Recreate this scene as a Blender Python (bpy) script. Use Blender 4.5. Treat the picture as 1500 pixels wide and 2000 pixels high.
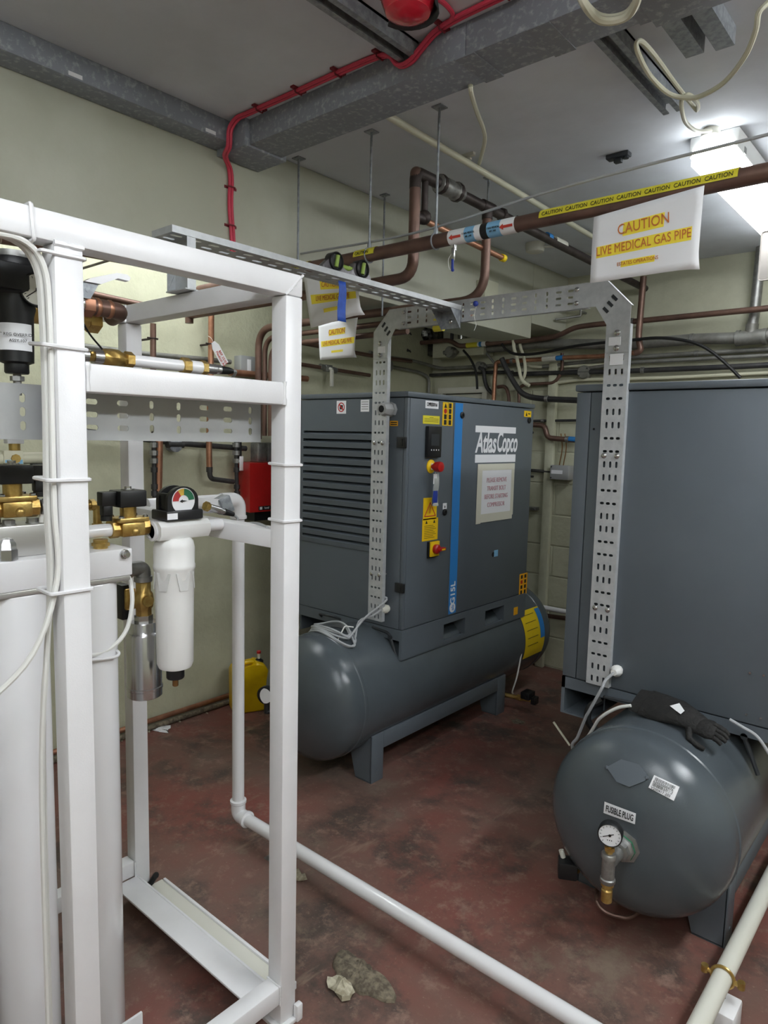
import bpy, bmesh, math, random
from mathutils import Vector, Matrix
random.seed(7)
rnd = random.uniform
for o in list(bpy.data.objects):
    bpy.data.objects.remove(o)
S = bpy.context.scene
COL = S.collection
V = Vector

# ------------------------------------------------------------------ camera
EYE = V((0.0, 0.0, 1.65))
YAW, PITCH, ROLL, FPX = math.radians(40.78), math.radians(6.25), math.radians(1.34), 1338.5
_f = V((-math.sin(YAW) * math.cos(PITCH), math.cos(YAW) * math.cos(PITCH), -math.sin(PITCH)))
_r = V((math.cos(YAW), math.sin(YAW), 0))
_u = _r.cross(_f)
CR = _r * math.cos(ROLL) + _u * math.sin(ROLL)
CU = CR.cross(_f)
cam = bpy.data.cameras.new('camera')
cam.sensor_fit = 'VERTICAL'
cam.sensor_height = 36.0
cam.lens = FPX / 2000.0 * 36.0
cam.clip_start = 0.02
camo = bpy.data.objects.new('camera', cam)
camo.matrix_world = Matrix(((CR.x, CU.x, -_f.x, EYE.x), (CR.y, CU.y, -_f.y, EYE.y), (CR.z, CU.z, -_f.z, EYE.z), (0, 0, 0, 1)))
COL.objects.link(camo)
S.camera = camo

# ------------------------------------------------------------------ world, exposure
S.view_settings.view_transform = 'Standard'
S.view_settings.look = 'None'
S.view_settings.exposure = 0.38
S.view_settings.gamma = 1.0
S.view_settings.use_curve_mapping = False
w = bpy.data.worlds.new('world')
S.world = w
w.use_nodes = True
w.node_tree.nodes['Background'].inputs[0].default_value = (0.55, 0.6, 0.7, 1)
w.node_tree.nodes['Background'].inputs[1].default_value = 0.12
LAMP_COL = (0.945, 0.98, 1.0)
LAMP_E = 24.0      # radiance of the diffusers
# x0,x1,y0,y1 of the fluorescent battens on the ceiling and their strength; first one is in view, last one is an unseen fill added for brightness
LAMPS = [(-0.905, -0.745, 2.70, 4.05, 0.55), (-0.36, -0.20, -0.60, 0.65, 0.85), (0.75, 0.91, -1.7, -0.45, 1.2), (-3.02, -2.88, 1.0, 2.3, 0.5), (0.55, 0.71, 1.3, 2.6, 1.9)]
CEIL = 2.77


def pix(px, py, ax, val):
    """world point on the plane ax = val that is seen at photo pixel (px, py)"""
    d = CR * ((px - 750) / FPX) + CU * (-(py - 1000) / FPX) + _f
    i = 'xyz'.index(ax)
    t = (val - EYE[i]) / d[i]
    return EYE + d * t


# ------------------------------------------------------------------ materials
def lin(c):
    c = c / 255.0
    return c / 12.92 if c <= 0.04045 else ((c + 0.055) / 1.055) ** 2.4


def L3(rgb):
    return (lin(rgb[0]), lin(rgb[1]), lin(rgb[2]), 1)


MATS = {}


def mk(name, rgb, rough=0.5, metal=0.0, rgb2=None, vscale=6.0, vlo=0.4, vhi=0.6, bump=0.0, bscale=150.0, spec=0.5, emit=None, trans=0.0, stretch=None, coat=0.0, bdetail=3):
    m = bpy.data.materials.new(name)
    m.use_nodes = True
    nt = m.node_tree
    b = nt.nodes['Principled BSDF']
    b.inputs['Base Color'].default_value = L3(rgb)
    b.inputs['Roughness'].default_value = rough
    b.inputs['Metallic'].default_value = metal
    b.inputs['Specular IOR Level'].default_value = spec
    if trans:
        b.inputs['Transmission Weight'].default_value = trans
        b.inputs['IOR'].default_value = 1.3
    if coat:
        b.inputs['Coat Weight'].default_value = coat
    if emit:
        b.inputs['Emission Color'].default_value = (emit[0], emit[1], emit[2], 1)
        b.inputs['Emission Strength'].default_value = emit[3]
    tc = None
    if rgb2 or bump:
        tc = nt.nodes.new('ShaderNodeTexCoord')
        src = tc.outputs['Object']
        if stretch:
            mp = nt.nodes.new('ShaderNodeMapping')
            mp.inputs['Scale'].default_value = stretch
            nt.links.new(src, mp.inputs['Vector'])
            src = mp.outputs['Vector']
    if rgb2:
        n = nt.nodes.new('ShaderNodeTexNoise')
        n.inputs['Scale'].default_value = vscale
        n.inputs['Detail'].default_value = 6
        n.inputs['Roughness'].default_value = 0.6
        nt.links.new(src, n.inputs['Vector'])
        r = nt.nodes.new('ShaderNodeValToRGB')
        r.color_ramp.elements[0].position = vlo
        r.color_ramp.elements[1].position = vhi
        r.color_ramp.elements[0].color = L3(rgb)
        r.color_ramp.elements[1].color = L3(rgb2)
        nt.links.new(n.outputs['Fac'], r.inputs['Fac'])
        nt.links.new(r.outputs['Color'], b.inputs['Base Color'])
    if bump:
        n2 = nt.nodes.new('ShaderNodeTexNoise')
        n2.inputs['Scale'].default_value = bscale
        n2.inputs['Detail'].default_value = bdetail
        nt.links.new(src, n2.inputs['Vector'])
        bp = nt.nodes.new('ShaderNodeBump')
        bp.inputs['Strength'].default_value = bump
        bp.inputs['Distance'].default_value = 0.004
        nt.links.new(n2.outputs['Fac'], bp.inputs['Height'])
        nt.links.new(bp.outputs['Normal'], b.inputs['Normal'])
    MATS[name] = m
    return m


mk('wall', (200, 200, 178), 0.75, rgb2=(186, 186, 164), vscale=3, bump=0.6, bscale=60, bdetail=6)
mk('wall_rough', (202, 202, 176), 0.8, rgb2=(184, 184, 158), vscale=4, vlo=.35, vhi=.7, bump=1.0, bscale=45, bdetail=8)
mk('block_paint', (198, 199, 176), 0.75, rgb2=(176, 175, 150), vscale=5, vlo=.4, vhi=.75, bump=0.7, bscale=40, bdetail=8)
mk('beam', (194, 195, 180), 0.8, rgb2=(184, 185, 168), vscale=2.0, bump=0.3, bscale=30)
mk('ceiling', (220, 225, 232), 0.85, rgb2=(206, 210, 216), vscale=1.5, bump=0.25, bscale=25)
mk('galv', (158, 163, 168), 0.45, 0.3, rgb2=(132, 137, 143), vscale=45, vlo=.42, vhi=.58, bump=0.05)
mk('galv_spangle', (140, 145, 154), 0.6, 0.1, rgb2=(184, 188, 193), vscale=55, vlo=.52, vhi=.72)
mk('tray_steel', (194, 197, 199), 0.42, 0.25, rgb2=(182, 186, 189), vscale=30)
mk('frame_tray', (172, 174, 174), 0.45, 0.3, rgb2=(164, 166, 167), vscale=8)
mk('white_paint', (234, 234, 236), 0.32, rgb2=(228, 228, 230), vscale=4, bump=0.06, bscale=300)
mk('white_plastic', (230, 230, 228), 0.4)
mk('white_gloss', (230, 230, 232), 0.22, coat=.3)
mk('offwhite', (216, 215, 204), 0.5)
mk('grip_grey', (206, 206, 204), 0.45)
mk('cream_plastic', (216, 214, 190), 0.45)
mk('charcoal', (94, 102, 109), 0.42, rgb2=(90, 98, 105), vscale=2, bump=0.12, bscale=900)
mk('charcoal_tank', (82, 90, 95), 0.22, rgb2=(77, 84, 89), vscale=2, bump=0.10, bscale=420)
mk('charcoal_dark', (44, 48, 52), 0.5)
mk('void', (8, 8, 9), 0.9)
mk('black_plastic', (24, 25, 27), 0.42)
mk('black_rubber', (20, 20, 20), 0.6)
mk('glove', (30, 29, 28), 0.75, rgb2=(20, 20, 20), vscale=30, bump=0.8, bscale=120)
mk('copper_old', (126, 98, 86), 0.42, 0.5, rgb2=(100, 78, 70), vscale=9, vlo=.35, vhi=.7)
mk('copper_dark', (74, 66, 64), 0.5, 0.6, rgb2=(58, 50, 48), vscale=14)
mk('copper', (190, 140, 112), 0.35, 0.7, rgb2=(164, 116, 92), vscale=12)
mk('pipe_dark', (62, 62, 64), 0.5, 0.4, rgb2=(88, 86, 84), vscale=14, vlo=.45, vhi=.8)
mk('conduit', (150, 150, 145), 0.5, 0.5, rgb2=(110, 108, 102), vscale=9, vlo=.4, vhi=.75)
mk('brass', (202, 174, 108), 0.34, 0.85, rgb2=(178, 146, 82), vscale=30, bump=0.15, bscale=120)
mk('bronze', (150, 112, 72), 0.4, 0.85)
mk('steel', (190, 190, 190), 0.25, 0.95)
mk('steel_dull', (160, 160, 158), 0.45, 0.8, rgb2=(140, 140, 138), vscale=30)
mk('aluminium', (205, 205, 208), 0.22, 0.95)
mk('block_alu', (196, 195, 192), 0.35, 0.7)
mk('red', (186, 32, 30), 0.35, rgb2=(168, 28, 27), vscale=6)
mk('red_cable', (206, 62, 86), 0.45)
mk('clip_red', (120, 34, 44), 0.5)
mk('red_lens', (205, 35, 55), 0.15, coat=.6)
mk('yellow', (232, 200, 24), 0.45)
mk('yellow_can', (226, 190, 8), 0.35, rgb2=(214, 176, 5), vscale=8)
mk('yellow_tape', (228, 216, 62), 0.35)
mk('label_yellow', (238, 196, 20), 0.45)
mk('label_orange', (240, 172, 20), 0.45)
mk('highlight', (250, 230, 70), 0.7)
mk('paper', (236, 237, 240), 0.8)
mk('masking', (214, 212, 196), 0.6)
mk('ink', (28, 28, 28), 0.7)
mk('ink_red', (196, 62, 50), 0.7)
mk('ink_orange', (196, 112, 52), 0.7)
mk('ink_pink', (204, 150, 160), 0.7)
mk('blue', (44, 128, 200), 0.4)
mk('blue_label', (132, 188, 226), 0.5)
mk('blue_tape', (44, 84, 176), 0.55, rgb2=(38, 74, 158), vscale=40)
mk('blue_dark', (38, 60, 150), 0.5)
mk('cable_grey', (164, 167, 170), 0.45)
mk('cable_white', (226, 226, 222), 0.45)
mk('cable_cream', (212, 211, 190), 0.45)
mk('green', (38, 110, 78), 0.5)
mk('dial_red', (178, 52, 52), 0.5)
mk('dial_yellow', (216, 178, 70), 0.5)
mk('vial', (176, 205, 110), 0.15, trans=.3)
mk('level_body', (98, 96, 100), 0.35, 0.6, rgb2=(128, 126, 128), vscale=40)
mk('mortar', (132, 122, 104), 0.95, rgb2=(88, 80, 68), vscale=40, bump=1.0, bscale=80, bdetail=8)
mk('rubbish', (200, 194, 172), 0.85, rgb2=(150, 142, 120), vscale=30)
mk('foil', (160, 160, 160), 0.3, 0.9, rgb2=(40, 38, 36), vscale=35)
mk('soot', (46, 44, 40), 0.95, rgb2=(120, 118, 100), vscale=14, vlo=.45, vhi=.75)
mk('lamp_diffuser', (250, 250, 250), 0.5, emit=(1.0, 0.985, 0.975, 1.0))
mk('lamp_body', (225, 226, 224), 0.5)
mk('clear_bag', (190, 195, 205), 0.15, trans=.55)
mk('grey_box', (160, 162, 162), 0.5, 0.1)
mk('card_grey', (150, 145, 140), 0.7)


def floor_material():
    m = bpy.data.materials.new('floor_paint')
    m.use_nodes = True
    nt = m.node_tree
    N, LK = nt.nodes, nt.links
    b = N['Principled BSDF']
    tc = N.new('ShaderNodeTexCoord')

    def noise(scale, detail=8, rough=.6, stretch=None, rot=0):
        n = N.new('ShaderNodeTexNoise')
        n.inputs['Scale'].default_value = scale
        n.inputs['Detail'].default_value = detail
        n.inputs['Roughness'].default_value = rough
        if stretch:
            mp = N.new('ShaderNodeMapping')
            mp.inputs['Scale'].default_value = stretch
            mp.inputs['Rotation'].default_value = (0, 0, rot)
            LK.new(tc.outputs['Object'], mp.inputs['Vector'])
            LK.new(mp.outputs['Vector'], n.inputs['Vector'])
        else:
            LK.new(tc.outputs['Object'], n.inputs['Vector'])
        return n.outputs['Fac']

    def ramp(src, lo, hi):
        r = N.new('ShaderNodeMapRange')
        r.inputs['From Min'].default_value = lo
        r.inputs['From Max'].default_value = hi
        r.clamp = True
        LK.new(src, r.inputs['Value'])
        return r.outputs['Result']

    def mix(fac, a, c):
        x = N.new('ShaderNodeMix')
        x.data_type = 'RGBA'
        LK.new(fac, x.inputs['Factor'])
        for s, k in ((a, 'A'), (c, 'B')):
            sock = [i for i in x.inputs if i.name == k and i.type == 'RGBA'][0]
            if isinstance(s, tuple):
                sock.default_value = L3(s)
            else:
                LK.new(s, sock)
        return [o for o in x.outputs if o.type == 'RGBA'][0]

    c = mix(ramp(noise(1.3), .36, .66), (126, 72, 64), (108, 92, 82))
    c = mix(ramp(noise(3.4, 10, .7), .50, .64), c, (74, 64, 58))
    c = mix(ramp(noise(14, 12, .75), .53, .68), c, (140, 114, 102))
    c = mix(ramp(noise(60, 8, .7), .60, .76), c, (160, 142, 128))
    c = mix(ramp(noise(2.6, 12, .8), .58, .66), c, (122, 106, 92))
    c = mix(ramp(noise(9, 6, .6, (1, .22, 1), .7), .64, .74), c, (146, 126, 110))
    c = mix(ramp(noise(11, 6, .6, (1, .2, 1), 2.2), .65, .75), c, (138, 120, 105))
    LK.new(c, b.inputs['Base Color'])
    b.inputs['Roughness'].default_value = .5
    rr = N.new('ShaderNodeMapRange')
    rr.inputs['To Min'].default_value = .34
    rr.inputs['To Max'].default_value = .72
    LK.new(noise(5, 8), rr.inputs['Value'])
    LK.new(rr.outputs['Result'], b.inputs['Roughness'])
    bp = N.new('ShaderNodeBump')
    bp.inputs['Strength'].default_value = .35
    bp.inputs['Distance'].default_value = .004
    LK.new(noise(40, 10, .7), bp.inputs['Height'])
    LK.new(bp.outputs['Normal'], b.inputs['Normal'])
    MATS['floor_paint'] = m


floor_material()

# ------------------------------------------------------------------ builders
ORG = {}


def tag(o, label, cat=None, group=None, kind=None):
    if label:
        o['label'] = label
    if cat:
        o['category'] = cat
    if group:
        o['group'] = group
    if kind:
        o['kind'] = kind
    return o


def thing(name, label, cat, loc, group=None, kind=None):
    o = bpy.data.objects.new(name, None)
    o.empty_display_size = .05
    o.location = loc
    COL.objects.link(o)
    ORG[o.name] = V(loc)
    return tag(o, label, cat, group, kind)


def link(me, name, mat, parent=None, org=None):
    o = bpy.data.objects.new(name, me)
    COL.objects.link(o)
    if mat:
        me.materials.clear()
        me.materials.append(MATS[mat])
    if parent:
        o.parent = parent
        og = ORG[parent.name]
    else:
        if org is None:
            n = len(me.vertices)
            co = [v.co for v in me.vertices]
            xs = [c.x for c in co]; ys = [c.y for c in co]; zs = [c.z for c in co]
            org = V(((min(xs) + max(xs)) / 2, (min(ys) + max(ys)) / 2, min(zs)))
        og = V(org)
        o.location = og
    me.transform(Matrix.Translation(-og))
    ORG[o.name] = og
    return o


def rounded(path, bend, k=6):
    P = [V(p) for p in path]
    if bend <= 0 or len(P) < 3:
        return P
    out = [P[0]]
    for i in range(1, len(P) - 1):
        a, b, c = P[i - 1], P[i], P[i + 1]
        u, v = (a - b), (c - b)
        d = min(bend, u.length * .49, v.length * .49)
        p0, p1 = b + u.normalized() * d, b + v.normalized() * d
        for j in range(k + 1):
            t = j / k
            out.append(p0 * (1 - t) ** 2 + b * 2 * t * (1 - t) + p1 * t * t)
    out.append(P[-1])
    return out


def smooth(path, k=6):
    P = [V(p) for p in path]
    if len(P) < 3:
        return P
    Q = [P[0] * 2 - P[1]] + P + [P[-1] * 2 - P[-2]]
    out = []
    for i in range(1, len(Q) - 2):
        a, b, c, d = Q[i - 1:i + 3]
        for j in range(k):
            t = j / k
            out.append(.5 * ((2 * b) + (c - a) * t + (2 * a - 5 * b + 4 * c - d) * t * t + (3 * b - a - 3 * c + d) * t ** 3))
    out.append(P[-1])
    return out


class B:
    def __init__(s):
        s.bm = bmesh.new()

    def box(s, x0, x1, y0, y1, z0, z1, bev=0.0, seg=2, rot=None, at=None):
        if x1 < x0: x0, x1 = x1, x0
        if y1 < y0: y0, y1 = y1, y0
        if z1 < z0: z0, z1 = z1, z0
        vs = [s.bm.verts.new((x, y, z)) for x in (x0, x1) for y in (y0, y1) for z in (z0, z1)]
        fs = [s.bm.faces.new([vs[i] for i in q]) for q in ((0, 1, 3, 2), (4, 6, 7, 5), (0, 4, 5, 1), (2, 3, 7, 6), (0, 2, 6, 4), (1, 5, 7, 3))]
        geo = vs
        if bev:
            es = list({e for f in fs for e in f.edges})
            r = bmesh.ops.bevel(s.bm, geom=es, offset=bev, segments=seg, affect='EDGES', profile=.5)
            geo = list({v for f in r['faces'] for v in f.verts} | {v for v in vs if v.is_valid})
        if rot is not None:
            c = V(at) if at is not None else V(((x0 + x1) / 2, (y0 + y1) / 2, (z0 + z1) / 2))
            for v in geo:
                v.co = c + rot @ (v.co - c)
        return s

    def ring(s, c, t, up, r, n, ph=0):
        t = t.normalized()
        a = up - t * up.dot(t)
        a.normalize()
        b = t.cross(a)
        return [s.bm.verts.new(c + a * (r * math.cos(2 * math.pi * i / n + ph)) + b * (r * math.sin(2 * math.pi * i / n + ph))) for i in range(n)]

    def sweep(s, path, rad, n=12, cap=True):
        P = [V(p) for p in path]
        Q = [P[0]]
        for p in P[1:]:
            if (p - Q[-1]).length > 1e-5:
                Q.append(p)
        P = Q
        rads = rad if isinstance(rad, (list, tuple)) else [rad] * len(P)
        t0 = (P[1] - P[0]).normalized()
        up = V((0, 0, 1)) if abs(t0.z) < .9 else V((1, 0, 0))
        rings = []
        for i, p in enumerate(P):
            if i == 0:
                t = P[1] - P[0]
            elif i == len(P) - 1:
                t = P[-1] - P[-2]
            else:
                t = (P[i + 1] - p).normalized() + (p - P[i - 1]).normalized()
            if t.length < 1e-6:
                t = P[i] - P[i - 1]
            t = t.normalized()
            up = (up - t * up.dot(t))
            if up.length < 1e-4:
                up = V((1, 0, 0)) - t * t.x
            up.normalize()
            rings.append(s.ring(p, t, up, rads[i], n))
        for a, b in zip(rings[:-1], rings[1:]):
            for i in range(n):
                s.bm.faces.new((a[i], a[(i + 1) % n], b[(i + 1) % n], b[i]))
        if cap:
            s.bm.faces.new(rings[0][::-1])
            s.bm.faces.new(rings[-1])
        return s

    def tube(s, path, r, bend=0.0, n=12, k=6):
        return s.sweep(rounded(path, bend, k), r, n)

    def cable(s, path, r, n=8, k=6):
        return s.sweep(smooth(path, k), r, n)

    def cyl(s, p0, p1, r, r1=None, n=20):
        return s.sweep([p0, p1], [r, r if r1 is None else r1], n)

    def lathe(s, o, axis, prof, n=28, ph=0):
        """prof: list of (radius, height along axis)"""
        o, axis = V(o), V(axis).normalized()
        up = V((0, 0, 1)) if abs(axis.z) < .9 else V((1, 0, 0))
        rings = []
        for r, h in prof:
            if r <= 1e-6:
                rings.append([s.bm.verts.new(o + axis * h)])
            else:
                rings.append(s.ring(o + axis * h, axis, up, r, n, ph))
        for a, b in zip(rings[:-1], rings[1:]):
            for i in range(n):
                j = (i + 1) % n
                if len(a) == 1 and len(b) == 1:
                    continue
                if len(a) == 1:
                    s.bm.faces.new((a[0], b[j], b[i]))
                elif len(b) == 1:
                    s.bm.faces.new((a[i], a[j], b[0]))
                else:
                    s.bm.faces.new((a[i], a[j], b[j], b[i]))
        if len(rings[0]) > 1:
            s.bm.faces.new(rings[0][::-1])
        if len(rings[-1]) > 1:
            s.bm.faces.new(rings[-1])
        return s

    def prism(s, pts, vec):
        vec = V(vec)
        a = [s.bm.verts.new(V(p)) for p in pts]
        b = [s.bm.verts.new(V(p) + vec) for p in pts]
        n = len(a)
        s.bm.faces.new(a[::-1])
        s.bm.faces.new(b)
        for i in range(n):
            s.bm.faces.new((a[i], a[(i + 1) % n], b[(i + 1) % n], b[i]))
        return s

    def ball(s, c, r, sc=(1, 1, 1), n=16):
        m = n // 2
        c = V(c)
        s.lathe(c, (0, 0, 1), [(0 if k in (0, m) else r * math.sin(math.pi * k / m), -r * math.cos(math.pi * k / m)) for k in range(m + 1)], n)
        return s

    def quads(s, grid):
        vs = [[s.bm.verts.new(V(p)) for p in row] for row in grid]
        for a, b in zip(vs[:-1], vs[1:]):
            for i in range(len(a) - 1):
                s.bm.faces.new((a[i], a[i + 1], b[i + 1], b[i]))
        return s

    def slotted(s, o, u, v, pitch, nu, width, rows, t, slots, edge=.0):
        """perforated strip: nu columns of pitch along u, rows across v, real slots"""
        o, u, v = V(o), V(u).normalized(), V(v).normalized()
        nrm = u.cross(v) * t
        ch = (width - 2 * edge) / rows
        N = 16

        def outline(w, h):
            pts = []
            for i in range(N):
                a = 2 * math.pi * i / N
                ca, sa = math.cos(a), math.sin(a)
                k = 1 / max(abs(ca), abs(sa))
                pts.append((ca * k, sa * k))
            return [(p[0] * w / 2, p[1] * h / 2) for p in pts]

        def stadium(w, h):
            pts = []
            r = min(w, h) / 2
            for i in range(N):
                a = 2 * math.pi * i / N + 1e-6
                x, y = math.cos(a) * r, math.sin(a) * r
                if w > h:
                    x += math.copysign((w - h) / 2, math.cos(a))
                else:
                    y += math.copysign((h - w) / 2, math.sin(a))
                pts.append((x, y))
            return pts

        for iu in range(nu):
            sw, sh = slots[iu % len(slots)]
            for iv in range(rows):
                c = o + u * (pitch * (iu + .5)) + v * (edge + ch * (iv + .5))
                out, inn = outline(pitch, ch), stadium(sw, sh)
                A = [s.bm.verts.new(c + u * p[0] + v * p[1]) for p in out]
                I = [s.bm.verts.new(c + u * p[0] + v * p[1]) for p in inn]
                A2 = [s.bm.verts.new(x.co - nrm) for x in A]
                I2 = [s.bm.verts.new(x.co - nrm) for x in I]
                for i in range(N):
                    j = (i + 1) % N
                    s.bm.faces.new((A[i], A[j], I[j], I[i]))
                    s.bm.faces.new((I2[i], I2[j], A2[j], A2[i]))
                    s.bm.faces.new((I[i], I[j], I2[j], I2[i]))
        if edge > 0:
            for e in (0, width - edge):
                a = o + v * e
                s.prism([a, a + u * (pitch * nu), a + u * (pitch * nu) + v * edge, a + v * edge], -nrm)
        return s

    def build(s, name, mat, parent=None, label=None, cat=None, group=None, kind=None, ang=38, org=None):
        bmesh.ops.recalc_face_normals(s.bm, faces=s.bm.faces)
        me = bpy.data.meshes.new(name)
        s.bm.to_mesh(me)
        s.bm.free()
        me.shade_smooth()
        me.set_sharp_from_angle(angle=math.radians(ang))
        o = link(me, name, mat, parent, org)
        return tag(o, label, cat, group, kind)


def text(body, size, o, right, up, mat, parent, name='lettering', sx=1.0, shear=0.0, bold=0.0, ext=.0004, lift=.0008, align='CENTER', space=1.0):
    cu = bpy.data.curves.new('t', 'FONT')
    cu.body = body
    cu.size = size
    cu.align_x = align
    cu.align_y = 'CENTER'
    cu.shear = shear
    cu.offset = bold
    cu.extrude = ext
    cu.resolution_u = 3
    cu.space_character = space
    ob = bpy.data.objects.new('t', cu)
    me = bpy.data.meshes.new_from_object(ob)
    right, up = V(right).normalized(), V(up).normalized()
    n = right.cross(up)
    M = Matrix(((right.x * sx, up.x, n.x, 0), (right.y * sx, up.y, n.y, 0), (right.z * sx, up.z, n.z, 0), (0, 0, 0, 1)))
    me.transform(Matrix.Translation(V(o) + n * (lift + ext)) @ M)
    bpy.data.objects.remove(ob)
    bpy.data.curves.remove(cu)
    return link(me, name, mat, parent)


def copy_tree(o, parent=None, shift=None):
    c = o.copy()
    COL.objects.link(c)
    c.parent = parent
    for ch in o.children:
        copy_tree(ch, c)
    return c

# ------------------------------------------------------------------ the room
WL, WB, WR, WF = -3.40, 4.50, 2.6, -2.6
B().box(WL - .2, WR + .2, WF - .2, WB + .2, -.2, 0).build('floor', 'floor_paint', kind='structure', label='worn dark red painted concrete floor with grey scuffs')
B().box(WL - .2, WR + .2, WF - .2, WB + .2, CEIL, CEIL + .2).build('ceiling', 'ceiling', kind='structure', label='pale grey painted concrete ceiling')
B().box(WL - .2, WL, WF, WB + .2, 0, CEIL).build('wall_left', 'wall_rough', kind='structure', label='cream painted rough rendered wall behind the pipes')
wb = B().box(WL, WR, WB, WB + .2, 0, CEIL).build('wall_back', 'wall', kind='structure', label='cream painted back wall with pipes and blockwork')
B().box(WR, WR + .2, WF, WB, 0, CEIL).build('wall_right', 'wall', kind='structure', label='cream painted wall beyond the right edge')
B().box(WL, WR, WF - .2, WF, 0, CEIL).build('wall_front', 'wall', kind='structure', label='cream painted wall behind the viewpoint')
B().box(-2.56, -2.252, WF, 4.02, 2.302, CEIL, .006).box(-2.56, -2.2525, 4.02, WB, 2.40, CEIL).build('trim_1', 'beam', kind='structure', label='deep cream concrete beam hanging below the ceiling')
# painted blockwork between the two compressors: every block is a piece of its own
first = None
for row in range(9):
    for c in range(-1, 5):
        x0 = -2.93 + .446 * c + (.223 if row % 2 else 0)
        x1 = x0 + .437
        if x0 < -3.0 or x1 > -.85:
            continue
        z0 = .012 + row * .223
        if first is None:
            first = B().box(x0, x1, WB - .006, WB + .01, z0, z0 + .214, .004, 1).build('block', 'block_paint', wb)
            fx, fz = x0, z0
        else:
            o = first.copy()
            COL.objects.link(o)
            o.parent = wb
            o.location = (x0 - fx + rnd(-.001, .001), rnd(-.002, .002), z0 - fz)
B().box(-2.34, -2.275, WB - .055, WB - .017, .0, 2.2, .006).build('trim_2', 'block_paint', label='painted vertical strip on the blockwork', kind='structure')
B().box(-3.3, -2.83, 4.36, WB - .001, 2.27, 2.40, .006).build('trim_3', 'wall', label='cream ledge with sooty underside', kind='structure')
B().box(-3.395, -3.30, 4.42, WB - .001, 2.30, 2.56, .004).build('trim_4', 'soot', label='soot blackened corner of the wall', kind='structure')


# ------------------------------------------------------------------ fluorescent battens
def lamp_mat(k):
    m = MATS['lamp_diffuser'].copy()
    m.node_tree.nodes['Principled BSDF'].inputs['Emission Color'].default_value = LAMP_COL + (1,)
    m.node_tree.nodes['Principled BSDF'].inputs['Emission Strength'].default_value = LAMP_E * k
    nm = 'lamp_diffuser_%d' % int(k * 100)
    MATS[nm] = m
    return nm


def batten(x0, x1, y0, y1, k, label):
    t = thing('ceiling_lamp', label, 'lamp', ((x0 + x1) / 2, (y0 + y1) / 2, CEIL - .095), 'fluorescent battens on the ceiling')
    (B().box(x0 - .004, x1 + .004, y0 + .03, y1 - .03, CEIL - .072, CEIL - .0005, .006) if label.startswith('bright') else B().box(x0 + .045, x1 - .045, y0 + .03, y1 - .03, CEIL - .05, CEIL - .0005, .006)).build('housing', 'lamp_body', t)
    # rounded ends of the diffuser
    n = 8
    r = (x1 - x0) / 2
    pts = []
    for e, sgn in ((y0 + .05, -1), (y1 - .05, 1)):
        for i in range(n + 1):
            a = math.pi * i / n
            pts.append(((x0 + x1) / 2 + (r * math.cos(a) if sgn < 0 else -r * math.cos(a)), e + sgn * .05 * math.sin(a), CEIL - .095))
    B().prism(pts, (0, 0, .045)).build('diffuser', lamp_mat(k), t)
    c = None
    for i in range(4):
        for xs in (x0, x1):
            y = y0 + .12 + i * (y1 - y0 - .24) / 3
            B().box(xs - .006, xs + .006, y - .014, y + .014, CEIL - .068, CEIL - .045, .002).build('clip', 'steel_dull', t)
    return t


LLAB = ['bright fluorescent ceiling lamp seen behind the gas pipe', 'fluorescent ceiling lamp above the white dryer frame, out of view',
        'fluorescent ceiling lamp behind the viewpoint', 'fluorescent ceiling lamp hidden behind the concrete beam', 'added fill lamp on the ceiling beyond the right edge of the view']
for (a, b_, c, d, k), lb in zip(LAMPS, LLAB):
    batten(a, b_, c, d, k, lb)

# ------------------------------------------------------------------ compressors
Y0, Y1 = 2.53, 3.735
ZB, ZP, ZR, ZT = .568, .712, 1.836, 1.866


def tank(t, xc, zc=.40, R=.30, ys=2.20, ye=4.00, dome=.15):
    prof = []
    n = 14
    for i in range(n + 1):
        a = math.pi / 2 * i / n
        prof.append((R * math.sin(a) ** .85, -dome * math.cos(a)))
    prof += [(R, .035), (R + .0035, .04), (R + .0035, .052), (R, .057)]
    L = ye - ys
    prof += [(R, L - .057), (R + .0035, L - .052), (R + .0035, L - .04), (R, L - .035)]
    for i in range(n, -1, -1):
        a = math.pi / 2 * i / n
        prof.append((R * math.sin(a) ** .85, L + dome * math.cos(a)))
    prof[0] = (0, prof[0][1])
    prof[-1] = (0, prof[-1][1])
    tk = B().lathe((xc, ys, zc), (0, 1, 0), prof, 72).build('tank', 'charcoal_tank', t, label='glossy charcoal horizontal air receiver', ang=30)
    return tk


def foot_rails(t, xc, half=.255):
    for s in (-1, 1):
        x = xc + s * half
        B().box(x - .006, x + .006, 2.42, 3.46, .155, .235, .002).build('foot_rail', 'charcoal', t)
        for ya, yb in ((2.335, 2.42), (3.46, 3.55)):
            b = B()
            pts = [(x + s * .004, 0, .0), (x + s * .004, 0, .235), (x - s * .06, 0, .235), (x - s * .11, 0, .0)]
            b.box(x - .005, x + .005, ya, yb, .0, .235, .002)
            b.box(x - s * .1, x, ya, yb, .0, .008, .001)
            b.prism([(x, ya, .004), (x, ya, .23), (x - s * .14, ya, .15), (x - s * .1, ya, .004)], (0, .006, 0))
            b.cyl((x - .008, (ya + yb) / 2, .05), (x + .008, (ya + yb) / 2, .05), .008, n=10)
            b.build('foot', 'charcoal', t)


def bracket(t, p):
    x, y, z = p
    b = B()
    b.tube([(x - .02, y - .02, z + .04), (x + .09, y - .02, z + .03), (x + .15, y - .02, z - .11)], .008, .02, 8)
    b.box(x - .02, x + .10, y - .015, y + .03, z + .02, z + .03)
    b.cyl((x + .1, y - .03, z + .012), (x + .1, y, z + .012), .012, n=8)
    b.build('support_bracket', 'charcoal_dark', t)


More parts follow.
